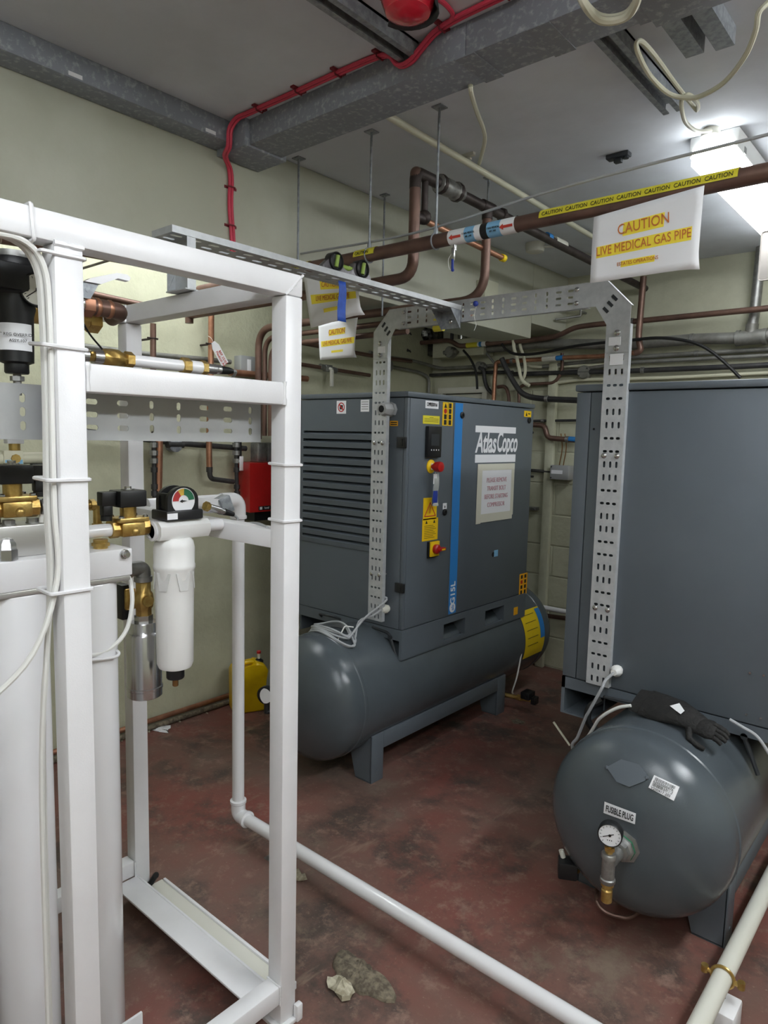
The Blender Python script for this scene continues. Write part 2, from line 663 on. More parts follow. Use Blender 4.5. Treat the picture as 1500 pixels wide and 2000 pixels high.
# ---- left compressor: front (logo side) faces +x, louvred side faces -y
XF = -2.05
XB = -2.80
c1 = thing('compressor', 'charcoal screw compressor with louvred side, blue stripe and maker name, on its air tank', 'compressor', (-2.35, 3.1, 0), 'air compressors on horizontal tanks')
tk1 = tank(c1, -2.315)
foot_rails(c1, -2.315)
SX = -2.315


def fr(px, py):
    p = pix(px, py, 'x', XF)
    return p.y, p.z


def decal_x(name, px0, py0, px1, py1, mat, parent, t=.0012, base=0.0, bev=0, label=None, X=None):
    X = XF if X is None else X
    a, b_ = pix(px0, py0, 'x', X), pix(px1, py1, 'x', X)
    o = B().box(X + base, X + base + t, a.y, b_.y, b_.z, a.z, bev).build(name, mat, parent, label=label)
    return o, (a.y + b_.y) / 2, (a.z + b_.z) / 2, abs(b_.y - a.y), abs(a.z - b_.z)


def decal_y(name, px0, py0, px1, py1, mat, parent, t=.0012, base=0.0, Y=None, label=None):
    Y = Y0 if Y is None else Y
    a, b_ = pix(px0, py0, 'y', Y), pix(px1, py1, 'y', Y)
    o = B().box(a.x, b_.x, Y - base - t, Y - base, b_.z, a.z).build(name, mat, parent, label=label)
    return o, (a.x + b_.x) / 2, (a.z + b_.z) / 2, abs(b_.x - a.x), abs(a.z - b_.z)


# casing core, roof, base frame
B().box(XB + .012, XF - .012, Y0 + .16, Y1 - .012, ZP, ZR).build('inner_casing', 'charcoal_dark', c1)
B().box(XB - .004, XF + .006, Y0 - .006, Y1 + .006, ZR + .004, ZT, .006).build('roof', 'charcoal', c1)
yS = fr(881, 1000)[0]
dr = B().box(XF - .02, XF, Y0 + .02, yS - .002, ZP + .004, ZR, .003).build('door', 'charcoal', c1, label='charcoal electrical cabinet door with warning labels')
fp = B().box(XF - .02, XF, yS + .002, Y1, ZP + .004, ZR, .003).build('front_panel', 'charcoal', c1, label='charcoal front panel with maker name')
B().box(XF - .02, XF, Y0, Y0 + .018, ZP + .004, ZR, .002).build('corner_post', 'charcoal', c1)
B().box(XB, XF - .012, Y1 - .012, Y1, ZP, ZR).build('end_panel', 'charcoal', c1)
B().box(XB, XB + .012, Y0, Y1 - .012, ZP, ZR).build('rear_panel', 'charcoal', c1)
# side with louvre
lz1 = pix(650, 842, 'y', Y0).z
lz0 = pix(650, 1066, 'y', Y0).z
lx0 = XB + .03
lx1 = pix(735, 950, 'y', Y0).x
sp = B().box(XB, XF - .022, Y0, Y0 + .014, lz1, ZR).box(XB, XF - .022, Y0, Y0 + .014, ZP + .004, lz0).box(lx1, XF - .022, Y0, Y0 + .014, lz0, lz1).box(XB, lx0, Y0, Y0 + .014, lz0, lz1).build('side_panel', 'charcoal', c1, label='charcoal side panel with louvred air inlet')
B().box(lx0, lx1, Y0 + .10, Y0 + .11, lz0, lz1).build('louvre_back', 'void', sp)
NS = 14
sl = None
ph = (lz1 - lz0) / NS
for i in range(NS):
    z = lz0 + ph * i
    if sl is None:
        b = B()
        b.prism([(lx0, Y0 - .004, z + .002), (lx0, Y0 - .006, z + .026), (lx0, Y0 + .055, z + ph + .012), (lx0, Y0 + .055, z + ph + .006), (lx0, Y0 - .001, z + .021), (lx0, Y0 - .001, z + .002)], (lx1 - lx0, 0, 0))
        sl = b.build('slat', 'charcoal', sp)
    else:
        o = sl.copy()
        COL.objects.link(o)
        o.parent = sp
        o.location = (0, 0, ph * i)
# base frame with fork pockets
ha = fr(866, 1228)[0], fr(907, 1228)[0]
hb = fr(947, 1204)[0], fr(983, 1204)[0]
zt_, zb_ = ZP - .035, ZB + .02
b = B()
b.box(XF - .016, XF + .002, Y0, ha[0], ZB, ZP).box(XF - .016, XF + .002, ha[1], hb[0], ZB, ZP).box(XF - .016, XF + .002, hb[1], Y1, ZB, ZP)
for h in (ha, hb):
    b.box(XF - .016, XF + .002, h[0], h[1], zt_, ZP).box(XF - .016, XF + .002, h[0], h[1], ZB, zb_)
    b.box(XF - .3, XF - .016, h[0] - .004, h[0], zb_, zt_).box(XF - .3, XF - .016, h[1], h[1] + .004, zb_, zt_).box(XF - .3, XF - .296, h[0], h[1], zb_, zt_)
b.box(XB, XF - .016, Y0, Y0 + .014, ZP - .055, ZP)
b.box(XB, XF - .016, Y1 - .014, Y1, ZB, ZP).box(XB, XB + .014, Y0 + .014, Y1 - .014, ZB, ZP)
b.box(XF - .07, XF, Y0, Y1, ZB - .006, ZB)
b.build('base_frame', 'charcoal', c1, label='charcoal base frame with two fork pockets')
bracket(c1, (-2.22, 2.55, .655))
B().tube([(-2.62, 2.56, .66), (-2.60, 2.5, .70), (-2.50, 2.5, .705), (-2.44, 2.56, .68)], .006, .015, 8).build('support_bracket', 'charcoal_dark', c1)

# hinges, glands, stickers on the side
for (a, b_, c, d) in ((778, 853, 795, 875), (774, 1137, 791, 1159)):
    p, q = pix(a, b_, 'y', Y0), pix(c, d, 'y', Y0)
    hg = B()
    hg.box(p.x, q.x, Y0 - .014, Y0, q.z, p.z, .003)
    for k in (.25, .5, .75):
        zz = q.z + (p.z - q.z) * k
        hg.cyl(((p.x + q.x) / 2 + .006, Y0 - .0165, zz), ((p.x + q.x) / 2 + .006, Y0 - .013, zz), .0055, n=8)
    hg.build('hinge', 'black_plastic', c1)
g = pix(765, 800, 'y', Y0)
gl = B()
gl.lathe(g, (0, -1, 0), [(.036, 0), (.036, .018), (.030, .018), (.030, .028), (.036, .028), (.036, .050), (.031, .060), (.029, .074), (.018, .076), (.016, .04), (0, .04)], 8)
gl.build('cable_gland', 'grey_box', c1, label='large pale grey cable gland')
B().cyl(g + V((0, -.077, 0)), g + V((0, -.03, 0)), .0165, n=14).build('gland_bore', 'void', c1)
s1, sx_, sz_, sw, sh = decal_y('prohibition_sticker', 658, 783, 676, 808, 'paper', c1)
b = B()
for i in range(24):
    a0, a1 = 2 * math.pi * i / 24, 2 * math.pi * (i + 1) / 24
    q = lambda a, r: (sx_ + r * math.cos(a), Y0 - .002, sz_ + r * math.sin(a))
    b.prism([q(a0, .024), q(a1, .024), q(a1, .019), q(a0, .019)], (0, .0006, 0))
b.prism([(sx_ - .019, Y0 - .0021, sz_ + .014), (sx_ - .014, Y0 - .0021, sz_ + .019), (sx_ + .019, Y0 - .0021, sz_ - .014), (sx_ + .014, Y0 - .0021, sz_ - .019)], (0, .0006, 0))
b.build('prohibition_ring', 'red', s1)
B().box(sx_ - .011, sx_ + .011, Y0 - .0018, Y0 - .0012, sz_ - .011, sz_ + .011).build('pictogram', 'ink', s1)
s2, sx_, sz_, sw, sh = decal_y('data_plate', 705, 781, 721, 804, 'paper', c1)
for k in range(4):
    B().box(sx_ - sw * .4, sx_ + sw * .4, Y0 - .0017, Y0 - .0012, sz_ + sh * (.3 - .2 * k), sz_ + sh * (.34 - .2 * k)).build('print_line', 'ink', s2)
s3, sx_, sz_, sw, sh = decal_y('yellow_sticker', 762, 822, 777, 832, 'label_orange', c1)
for k in (.18, -.22):
    B().box(sx_ - sw * .4, sx_ + sw * .4, Y0 - .0017, Y0 - .0012, sz_ + sh * (k - .1), sz_ + sh * (k + .1)).build('print_line', 'ink', s3)

# door furniture
YD, UP = V((0, 1, 0)), V((0, 0, 1))
d1, yy, zz, dw, dh = decal_x('name_label', 831, 782, 856, 799, 'paper', dr)
text('COMPRESSOR No1', .026, (XF + .0012, yy, zz), YD, UP, 'ink', d1, sx=.40)
d2, yy, zz, dw, dh = decal_x('notice_label', 826, 811, 858, 829, 'yellow_tape', dr)
for k in range(4):
    B().box(XF + .0012, XF + .0018, yy - dw * (.12 if k == 0 else .42), yy + dw * (.12 if k == 0 else .42), zz + dh * (.27 - .17 * k), zz + dh * (.31 - .17 * k)).build('print_line', 'ink', d2)
d3, yy, zz, dw, dh = decal_x('pictogram_label', 865, 785, 883, 832, 'label_yellow', dr)
for r_ in range(4):
    for c_ in range(2):
        y_, z_ = yy + dw * (-.23 + .46 * c_), zz + dh * (.36 - .24 * r_)
        if r_ == 0 and c_ == 0:
            B().prism([(XF + .0013, y_ - .012, z_ - .012), (XF + .0013, y_ + .012, z_ - .012), (XF + .0013, y_, z_ + .012)], (.0006, 0, 0)).build('pictogram', 'ink', d3)
        elif r_ == 1 and c_ == 0:
            B().cyl((XF + .0012, y_, z_), (XF + .0019, y_, z_), .013, n=16).build('pictogram', 'red', d3)
        else:
            B().box(XF + .0012, XF + .0018, y_ - .011, y_ + .011, z_ - .012, z_ + .012).build('pictogram', 'ink', d3)
B().box(XF + .0012, XF + .0018, yy - .0008, yy + .0008, zz - dh / 2, zz + dh / 2).build('pictogram_divider', 'ink', d3)
dp, yy, zz, dw, dh = decal_x('controller', 831, 832, 855, 893, 'black_plastic', dr, t=.022, bev=.004, label='black controller with dim screen')
B().box(XF + .022, XF + .0226, yy - dw * .3, yy + dw * .3, zz - dh * .12, zz + dh * .25).build('screen', 'charcoal_dark', dp)
for k in range(4):
    B().cyl((XF + .022, yy + dw * (-.27 + .18 * k), zz - dh * .26), (XF + .0232, yy + dw * (-.27 + .18 * k), zz - dh * .26), .0035, n=8).build('button', 'paper', dp)
es = pix(841, 911, 'x', XF)
ds = B().lathe(es, (1, 0, 0), [(.034, 0), (.034, .004), (.02, .006), (.014, .012)], 24).build('emergency_stop', 'label_yellow', dr, label='emergency stop with yellow ring and red mushroom button')
B().lathe(es + V((.006, 0, 0)), (1, 0, 0), [(.014, 0), (.014, .02), (.0145, .022), (.024, .026), (.027, .05), (.024, .06), (.012, .064), (0, .064)], 20).build('mushroom_button', 'red', ds)
B().box(XF + .013, XF + .016, es.y - .012, es.y + .0, es.z - .016, es.z + .016).build('lock_collar', 'paper', ds)
kt = thing('key_bag', 'small clear bag with white tag and blue slip hanging from the emergency stop', 'bag', (XF + .03, es.y + .01, es.z - .19))
b = B()
b.quads([[(XF + .028 + .004 * math.sin(i * .9), es.y - .018 + .042 * j / 3 + .004 * i / 6, es.z - .034 - .16 * i / 6) for j in range(4)] for i in range(7)])
b.quads([[(XF + .034 + .004 * math.sin(i * 1.1), es.y - .018 + .042 * j / 3 + .004 * i / 6, es.z - .034 - .16 * i / 6) for j in range(4)] for i in range(7)])
b.build('bag_film', 'clear_bag', kt)
B().box(XF + .035, XF + .037, es.y - .022, es.y + .006, es.z - .085, es.z - .035, .001).build('white_tag', 'paper', kt)
B().box(XF + .03, XF + .033, es.y - .014, es.y + .022, es.z - .185, es.z - .118, .001).build('blue_slip', 'blue_dark', kt)
B().cable([(XF + .03, es.y, es.z - .0285), (XF + .031, es.y + .004, es.z - .04)], .002).build('string', 'cable_white', kt)
d4, yy, zz, dw, dh = decal_x('electrical_warning', 827, 973, 852, 1013, 'label_yellow', dr)
b = B()
tri = [(yy - dw * .4, zz - dh * .34), (yy + dw * .4, zz - dh * .34), (yy, zz + dh * .28)]
for i in range(3):
    p, q = V((XF + .0016, *tri[i])), V((XF + .0016, *tri[(i + 1) % 3]))
    b.cyl(p, q, .0022, n=6)
b.cyl((XF + .0016, yy, zz + dh * .1), (XF + .0016, yy - .002, zz - dh * .22), .0022, n=6)
b.build('warning_triangle', 'ink_red', d4)
d5, yy, zz, dw, dh = decal_x('instruction_label', 825, 1014, 854, 1053, 'label_yellow', dr)
for k in range(8):
    B().box(XF + .0012, XF + .0018, yy - dw * .38, yy + dw * (.2 + .18 * ((k * 7) % 3) / 2), zz + dh * (.16 - .078 * k), zz + dh * (.178 - .078 * k)).build('print_line', 'ink', d5)
for sg in (-1, 1):
    B().prism([(XF + .0013, yy + sg * dw * .25 - .009, zz + dh * .27), (XF + .0013, yy + sg * dw * .25 + .009, zz + dh * .27), (XF + .0013, yy + sg * dw * .25, zz + dh * .42)], (.0006, 0, 0)).build('warning_triangle', 'ink', d5)
d6, yy, zz, dw, dh = decal_x('isolator_switch', 836, 1058, 852, 1084, 'label_yellow', dr, t=.02, bev=.002, label='yellow isolator plate with red rotary handle')
B().box(XF, XF + .012, yy - dw * .62, yy + dw * .5, zz - dh * .58, zz + dh * .5, .002).build('isolator_back', 'black_plastic', d6)
B().lathe((XF + .02, yy, zz), (1, 0, 0), [(.024, 0), (.024, .016), (.018, .022), (0, .022)], 18).build('rotary_knob', 'red', d6)
B().box(XF + .03, XF + .052, yy - .008, yy + .05, zz - .009, zz + .007, .003).build('rotary_handle', 'red', d6)
B().box(XF + .0515, XF + .0525, yy + .012, yy + .042, zz - .006, zz + .002).build('handle_sticker', 'label_yellow', d6)
d7, yy, zz, dw, dh = decal_x('lock_sticker', 865, 983, 872, 994, 'paper', dr)
B().prism([(XF + .0013, yy - .006, zz - .008), (XF + .0013, yy + .006, zz - .008), (XF + .0013, yy, zz + .006)], (.0006, 0, 0)).build('warning_triangle', 'ink', d7)
for nm, (a, c), par in (('door_lock', (868, 1000), dr), ('panel_lock', (902, 811), fp), ('panel_lock', (1033, 821), fp)):
    p = pix(a, c, 'x', XF)
    k = B().lathe(p, (1, 0, 0), [(.017, 0), (.017, .006), (.013, .009), (.007, .009), (.006, .005), (0, .005)], 16).build(nm, 'black_plastic', par)
# blue stripe with model lettering
p0, p1 = pix(887, 787, 'x', XF), pix(899, 787, 'x', XF)
p2, p3 = pix(879, 1203, 'x', XF), pix(891, 1203, 'x', XF)
st = B().box(XF, XF + .001, yS + .006, yS + .006 + .068, ZP + .012, ZR - .004).build('stripe', 'blue', fp, label='blue vertical stripe reading G15L')
ysc = yS + .04
zt1 = pix(885, 1158, 'x', XF).z
text('G15L', .056, (XF + .001, ysc, zt1), UP, -YD, 'paper', st, bold=.001)
zc1 = pix(885, 1186, 'x', XF).z
B().cyl((XF + .001, ysc, zc1), (XF + .0018, ysc, zc1), .026, n=28).build('emblem', 'paper', st)
text('ab', .034, (XF + .0018, ysc, zc1), UP, -YD, 'blue', st, name='emblem_mark')
# logo
for (a, b_, c, d) in ((929, 831, 1007, 847), (928, 888, 1006, 902)):
    decal_x('logo_bar', a, b_, c, d, 'paper', fp)
lo, hi = fr(926, 868), fr(1008, 868)
lg = fr(967, 867)
text('Atlas', .158, (XF, fr(949, 868)[0], lg[1] + .002), YD, UP, 'paper', fp, name='logo_lettering', sx=.66, shear=.2, bold=.0034, space=.96)
text('Copco', .158, (XF, fr(990, 868)[0], lg[1] + .006), YD, UP, 'paper', fp, name='logo_lettering', sx=.54, shear=.2, bold=.0034, space=.96)
d8, yy, zz, dw, dh = decal_x('yellow_sticker', 1024, 802, 1037, 815, 'label_yellow', fp)
B().prism([(XF + .0013, yy - .025, zz - .012), (XF + .0013, yy - .005, zz - .012), (XF + .0013, yy - .015, zz + .01)], (.0006, 0, 0)).build('warning_triangle', 'ink', d8)
B().box(XF + .0012, XF + .0018, yy + .004, yy + .028, zz - .002, zz + .004).build('print_line', 'ink', d8)
d9, yy, zz, dw, dh = decal_x('pictogram_label', 1015, 1122, 1028, 1159, 'label_orange', fp)
for r_ in range(4):
    for c_ in range(2):
        y_, z_ = yy + dw * (-.23 + .46 * c_), zz + dh * (.36 - .24 * r_)
        B().box(XF + .0012, XF + .0018, y_ - .011, y_ + .011, z_ - .011, z_ + .011).build('pictogram', 'ink' if (r_, c_) != (1, 0) else 'red', d9)
hp = pix(963, 1083, 'x', XF)
B().cyl((XF - .004, hp.y, hp.z), (XF + .0008, hp.y, hp.z), .014, n=16).build('bolt_hole', 'void', fp)
decal_x('hole_sticker', 965, 1075, 972, 1086, 'blue_label', fp)
d10, yy, zz, dw, dh = decal_x('base_sticker', 1003, 1187, 1010, 1199, 'label_orange', c1, base=.002)
# yellow label wrapped round the tank end
a0 = pix(1012, 1215, 'x', -2.05)
b = B()
rows = []
for i in range(13):
    a = math.radians(38 - 58 * i / 12)
    rows.append([(SX + .302 * math.cos(a), y_, .40 + .302 * math.sin(a)) for y_ in (3.70, 3.83, 3.96)])
b.quads(rows)
tl = b.build('tank_label', 'yellow', tk1, label='yellow and blue safety label on tank end')
b = B()
b.quads([[(SX + .3035 * math.cos(math.radians(36 - 36 * i / 8)), y_, .40 + .3035 * math.sin(math.radians(36 - 36 * i / 8))) for y_ in (3.89, 3.945)] for i in range(9)])
b.build('blue_panel', 'blue', tl)
for k in range(5):
    a = math.radians(32 - 9 * k)
    c0 = V((SX + .3035 * math.cos(a), 3.725, .40 + .3035 * math.sin(a)))
    B().box(c0.x - .001, c0.x + .001, 3.73, 3.86, c0.z - .001, c0.z + .001).build('print_line', 'ink', tl)
# white hose and drain valve under the far end
B().cable([(-2.03, 3.69, .43), (-2.025, 3.67, .33), (-2.03, 3.64, .2), (-2.05, 3.63, .11), (-2.06, 3.66, .08)], .005).build('drain_hose', 'cable_white', c1)
dv = B().cyl((-2.10, 3.62, .075), (-1.93, 3.66, .075), .014, n=10).cyl((-2.02, 3.64, .075), (-1.99, 3.645, .075), .02, n=6).build('drain_valve', 'brass', c1)
B().box(-1.99, -1.93, 3.62, 3.70, .08, .125, .006).box(-1.93, -1.90, 3.64, 3.69, .055, .10, .004).build('drain_handle', 'black_plastic', dv)
# gauge on near dome
gp = V((-2.34, 2.03, .42))
B().cyl((SX - .03, 2.06, .40), (SX - .03, 2.01, .40), .02, n=10).build('gauge_socket', 'steel_dull', c1)
gg = pix(514, 1358, 'y', 1.97)
gb = B().lathe(gg + V((.0, .03, 0)), (.35, -.93, 0), [(.04, 0), (.042, .01), (.042, .03), (.038, .032), (.0, .03)], 22).cyl(gg + V((0, .02, -.03)), gg + V((0, .02, -.09)), .012, n=10).cyl(gg + V((0, .02, -.085)), V((SX - .03, 2.08, gg.z - .085)), .012, n=10).build('pressure_gauge', 'black_plastic', c1)
B().cyl(gg + V((.0105, .002, 0)), gg + V((.0112, .0, 0)), .036, n=22).build('dial', 'paper', gb)

# notice taped to the front panel
nt_ = thing('taped_notice', 'white paper notice taped to the front panel of the left compressor', 'notice', (XF + .002, fr(966, 960)[0], fr(966, 1011)[1]))
a, b_ = fr(938, 917), fr(997, 1001)
B().box(XF + .0016, XF + .0024, a[0], b_[0], b_[1], a[1]).build('paper_sheet', 'paper', nt_)
w_ = 0
for (ya, yb, za, zb) in ((a[0] - .03, a[0] + .018, b_[1] - .04, a[1] + .03), (b_[0] - .012, b_[0] + .02, b_[1] - .012, a[1] + .03), (a[0] - .028, b_[0] + .02, a[1] - .006, a[1] + .03), (a[0] - .028, b_[0] + .01, b_[1] - .035, b_[1] + .012)):
    B().box(XF + .0026 + .0004 * w_, XF + .003 + .0004 * w_, ya, yb, za, zb).build('tape_strip', 'masking', nt_)
    w_ += 1
for k, s_ in enumerate(('PLEASE REMOVE', 'TRANSIT BOLT', 'BEFORE STARTING', 'COMPRESSOR')):
    text(s_, .036, (XF + .0024, (a[0] + b_[0]) / 2, a[1] - .062 - .046 * k), YD, UP, 'ink_pink', nt_, sx=.82)

# ---- right compressor
X2, X2b, Yb2 = -1.19, -.36, 2.50
c2 = thing('compressor', 'charcoal screw compressor on tank, plain side panel facing the viewer, at right edge', 'compressor', (-.75, 3.1, 0), 'air compressors on horizontal tanks')
tk2 = tank(c2, -.75)
foot_rails(c2, -.75)
B().box(X2 + .012, X2b - .012, Yb2 + .016, Y1 - .012, ZP, ZR).build('inner_casing', 'charcoal_dark', c2)
B().box(X2 - .006, X2b + .006, Yb2 - .008, Y1 + .006, ZR + .004, ZT, .006).build('roof', 'charcoal', c2)
sx2 = pix(1142, 1000, 'y', Yb2).x
B().box(X2, sx2 - .0015, Yb2, Yb2 + .016, ZP + .004, ZR, .003).build('corner_panel', 'charcoal', c2)
sp2 = B().box(sx2 + .0015, X2b, Yb2, Yb2 + .016, ZP + .004, ZR, .003).build('side_panel', 'charcoal', c2, label='plain charcoal side panel')
for (a, b_) in ((1465, 1314), (1492, 1319), (1458, 1395), (1486, 1403)):
    p = pix(a, b_, 'y', Yb2)
    B().cyl(p, p + V((0, -.003, 0)), .004, n=8).build('rivet', 'steel', sp2)
for (a, b_) in ((1160, 838), (1208, 820)):
    p = pix(a, b_, 'y', Yb2)
    B().cyl(p, p + V((0, -.002, 0)), .004, n=8).build('rivet', 'void', sp2)
b = B()
b.box(X2, X2 + .012, Yb2 + .016, Y1, ZP, ZR).box(X2b - .012, X2b, Yb2 + .016, Y1, ZP, ZR).box(X2, X2b, Y1 - .012, Y1, ZP, ZR)
b.build('outer_panels', 'charcoal', c2)
b = B()
b.box(X2, X2b, Yb2, Yb2 + .014, ZP - .045, ZP)
b.box(X2, X2 + .014, Yb2, Y1, ZB, ZP).box(X2b - .014, X2b, Yb2 + .014, Y1, ZB, ZP).box(X2, X2b, Y1 - .014, Y1, ZB, ZP)
b.box(X2, X2 + .13, Yb2, Y1, ZB - .006, ZB).box(X2 + .128, X2 + .134, Yb2 + .12, Y1, ZB, ZP)
b.build('base_frame', 'charcoal', c2, label='charcoal base frame with open channel end')
bracket(c2, (-.62, 2.53, .655))
B().tube([(-1.02, 2.53, .66), (-1.0, 2.47, .685), (-.9, 2.47, .69), (-.84, 2.53, .675)], .006, .015, 8).build('support_bracket', 'charcoal_dark', c2)


def dome_pt(px, py, off=0.0):
    """point on tank 2's near dome seen at a pixel, with its normal"""
    best = None
    d = (CR * ((px - 750) / FPX) + CU * (-(py - 1000) / FPX) + _f)
    lo_, hi_ = 1.5, 4.0
    R, dome, ys, xc, zc = .30, .15, 2.20, -.75, .40

    def g(p):
        r = math.hypot(p.x - xc, p.z - zc) / R
        h = max(0.0, 1 - min(1.0, r) ** (2 / .85)) ** .5
        return p.y - (ys - dome * h) if r <= 1 else -1
    t = 1.2
    while t < 4:
        if g(EYE + d * t) > 0:
            break
        t += .002
    p = EYE + d * t
    e = .004
    n = V((-(g(p + V((e, 0, 0))) - g(p - V((e, 0, 0)))), -(g(p + V((0, e, 0))) - g(p - V((0, e, 0)))), -(g(p + V((0, 0, e))) - g(p - V((0, 0, e)))))).normalized()
    return p + n * off, n


def dome_card(name, corners, mat, parent, off=.0045, t=.001, nu=6, nv=3, label=None):
    """a sticker whose corners were read off the photograph, draped on the dome"""
    b = B()
    tl_, tr_, br_, bl_ = [V((c[0], c[1])) for c in corners]
    g = []
    for j in range(nv + 1):
        row = []
        for i in range(nu + 1):
            q = (tl_ * (1 - i / nu) + tr_ * (i / nu)) * (1 - j / nv) + (bl_ * (1 - i / nu) + br_ * (i / nu)) * (j / nv)
            row.append(dome_pt(q.x, q.y, off)[0])
        g.append(row)
    b.quads(g)
    return b.build(name, mat, parent, label=label)


fl = dome_card('plug_label', ((1182, 1565), (1243, 1588), (1241, 1609), (1180, 1587)), 'paper', tk2, label='white label reading FUSIBLE PLUG')
pa, na = dome_pt(1183, 1577, .006)
pb, nb = dome_pt(1240, 1598, .006)
rt = (pb - pa).normalized()
nn = (na + nb).normalized()
up_ = nn.cross(rt).normalized()
pm, nm_ = dome_pt(1211.5, 1587.5, .0062)
text('FUSIBLE PLUG', .028, pm, rt, up_, 'ink', fl, sx=.52, bold=.0004)
bc = dome_card('barcode_label', ((1278, 1514), (1327, 1537), (1316, 1564), (1267, 1538)), 'paper', tk2, label='white barcode sticker')
for row, (v0, v1) in enumerate(((.10, .30), (.52, .74))):
    u = .08
    while u < .85:
        wv = rnd(.008, .022)
        cs = []
        for (uu, vv) in ((u, v0), (u + wv, v0), (u + wv, v1), (u, v1)):
            tx = 1278 + 49 * uu - 11 * vv
            ty = 1514 + 23 * uu + 25 * vv
            cs.append((tx, ty))
        dome_card('bar', cs, 'ink', bc, off=.0056, nu=1, nv=1)
        u += wv + rnd(.010, .022)
for body, vv in (('62055000476', .42), ('V200417 203', .88)):
    tx, ty = 1278 + 49 * .45 - 11 * vv, 1514 + 23 * .45 + 25 * vv
    p, n = dome_pt(tx, ty, .0055)
    q, _n = dome_pt(tx + 10, ty + 4.7, .0055)
    r_ = (q - p).normalized()
    text(body, .011, p, r_, n.cross(r_), 'ink', bc)
# welded rating plate
b = B()
cs = [(1187, 1499), (1215, 1484), (1250, 1494), (1264, 1512), (1262, 1525), (1231, 1537), (1206, 1527)]
pts = [dome_pt(x, y, .006)[0] for x, y in cs]
nrm = dome_pt(1226, 1510)[1]
b.prism([p for p in pts], nrm * .003)
rp = b.build('rating_plate', 'charcoal', tk2, label='charcoal painted embossed rating plate')
for k in range(5):
    p, n = dome_pt(1243 + 1.5 * k, 1504 + 5 * k, .0)
    q, _n = dome_pt(1253 + 1.5 * k, 1508 + 5 * k, .0)
    rr = (q - p).normalized()
for (x, y) in ((1187, 1500), (1263, 1519)):
    B().ball(dome_pt(x, y, .004)[0], .007, n=8).build('weld_spot', 'charcoal', rp)
# gauge and fusible plug assembly
hub, hn = dome_pt(1218, 1652)
fgt = B().lathe(hub - hn * .006, hn, [(.052, 0), (.052, .012), (.040, .016), (.040, .028), (.032, .034), (.03, .05), (.02, .055)], 8).build('hex_bush', 'steel_dull', c2, label='large hexagon reducer bush')
B().lathe(hub - hn * .006, hn, [(.0408, .0155), (.0422, .0165), (.0422, .0195), (.0408, .0205)], 8).build('thread_sealant', 'green', fgt)
tp = hub + hn * .118
B().cyl(hub + hn * .04, tp, .02, n=14).build('tee_branch', 'steel_dull', c2)
tb = B().lathe(tp + V((0, 0, -.062)), (0, 0, 1), [(.020, 0), (.023, .004), (.023, .014), (.0195, .017), (.0195, .078), (.023, .081), (.023, .092), (.02, .096)], 18).build('tee_body', 'steel_dull', c2, label='dull grey pipe tee')
B().cyl(tp + V((0, 0, .03)), tp + V((0, 0, .066)), .011, n=10).cyl(tp + V((0, 0, .042)), tp + V((0, 0, .054)), .016, n=6).build('gauge_stem', 'brass', tb)
B().lathe(tp + V((0, 0, -.125)), (0, 0, 1), [(.012, 0), (.0165, .004), (.0165, .04), (.013, .044), (.013, .052), (.019, .054), (.019, .064)], 16).build('fusible_plug', 'brass', tb)
gd = V((.25, -.93, .05)).normalized()
gc = tp + V((0, 0, .096))
gb = B().lathe(gc - gd * .018, gd, [(.033, 0), (.036, .004), (.036, .032), (.033, .036), (.033, .031), (0, .031)], 32).build('pressure_gauge', 'black_plastic', c2, label='round pressure gauge, white dial, black case')
gf = B().cyl(gc + gd * .0135, gc + gd * .0145, .0325, n=32).build('dial', 'paper', gb)
gr = V((0, 0, 1)).cross(gd) * 1
gr = (-gr).normalized() if gr.dot(CR) < 0 else gr.normalized()
gu = gd.cross(gr).normalized()
if gu.z < 0:
    gu = -gu
b = B()
b.cyl(gc + gd * .0155 - gr * .020 - gu * .008, gc + gd * .0155 + gr * .011 + gu * .006, .0012, n=6).cyl(gc + gd * .0155, gc + gd * .017, .004, n=10)
for i in range(13):
    a = math.radians(225 - 270 * i / 12)
    dd = gr * math.cos(a) + gu * math.sin(a)
    b.cyl(gc + gd * .015 + dd * .025, gc + gd * .015 + dd * .0295, .0007, n=4)
for i, s_ in enumerate((-.006, .0, .006)):
    b.cyl(gc + gd * .0145 + gr * s_ - gu * .015, gc + gd * .0152 + gr * s_ - gu * .015, .0016, n=6)
b.build('needle_and_scale', 'ink', gb)
# drain valve low at left of the tank
q = pix(1110, 1690, 'z', .17)
dv = B().cyl((-.93, 2.32, .14), (q.x + .02, q.y, .16), .016, n=10).build('drain_valve', 'brass', c2)
B().box(q.x - .035, q.x + .03, q.y - .03, q.y + .03, .13, .19, .006, rot=Matrix.Rotation(.5, 3, 'Z')).build('drain_body', 'black_plastic', dv)
B().cyl((q.x - .02, q.y, .19), (q.x - .03, q.y, .215), .009, n=8).build('drain_tap', 'offwhite', dv)
B().cable([(-.93, 2.34, .13), pix(1166, 1742, 'z', .09), pix(1165, 1760, 'z', .07), pix(1180, 1779, 'z', .05), pix(1208, 1790, 'z', .045), pix(1238, 1788, 'z', .05), (-.70, 2.36, .09)], .007).build('copper_drain_tube', 'copper_old', c2)

# ------------------------------------------------------------------ cable trays
TALL, SMALL = (.024, .009), (.010, .016)
PAT = [TALL, TALL, SMALL, SMALL]
YA = 2.478          # face of the arch
arch = thing('cable_tray_arch', 'perforated galvanised cable tray arch bridging the two compressors', 'cable tray', (-1.6, YA, .74))
XLa, XLb = -2.226, -2.138
XRa, XRb = -1.078, -.990
zl0 = pix(733, 1212, 'y', YA).z
zr0 = pix(1165, 1338, 'y', YA).z
ZAT, ZAB = 2.238, 2.148
zlt = pix(727, 660, 'y', YA).z
zrt = pix(1225, 632, 'y', YA).z
TH = .0016


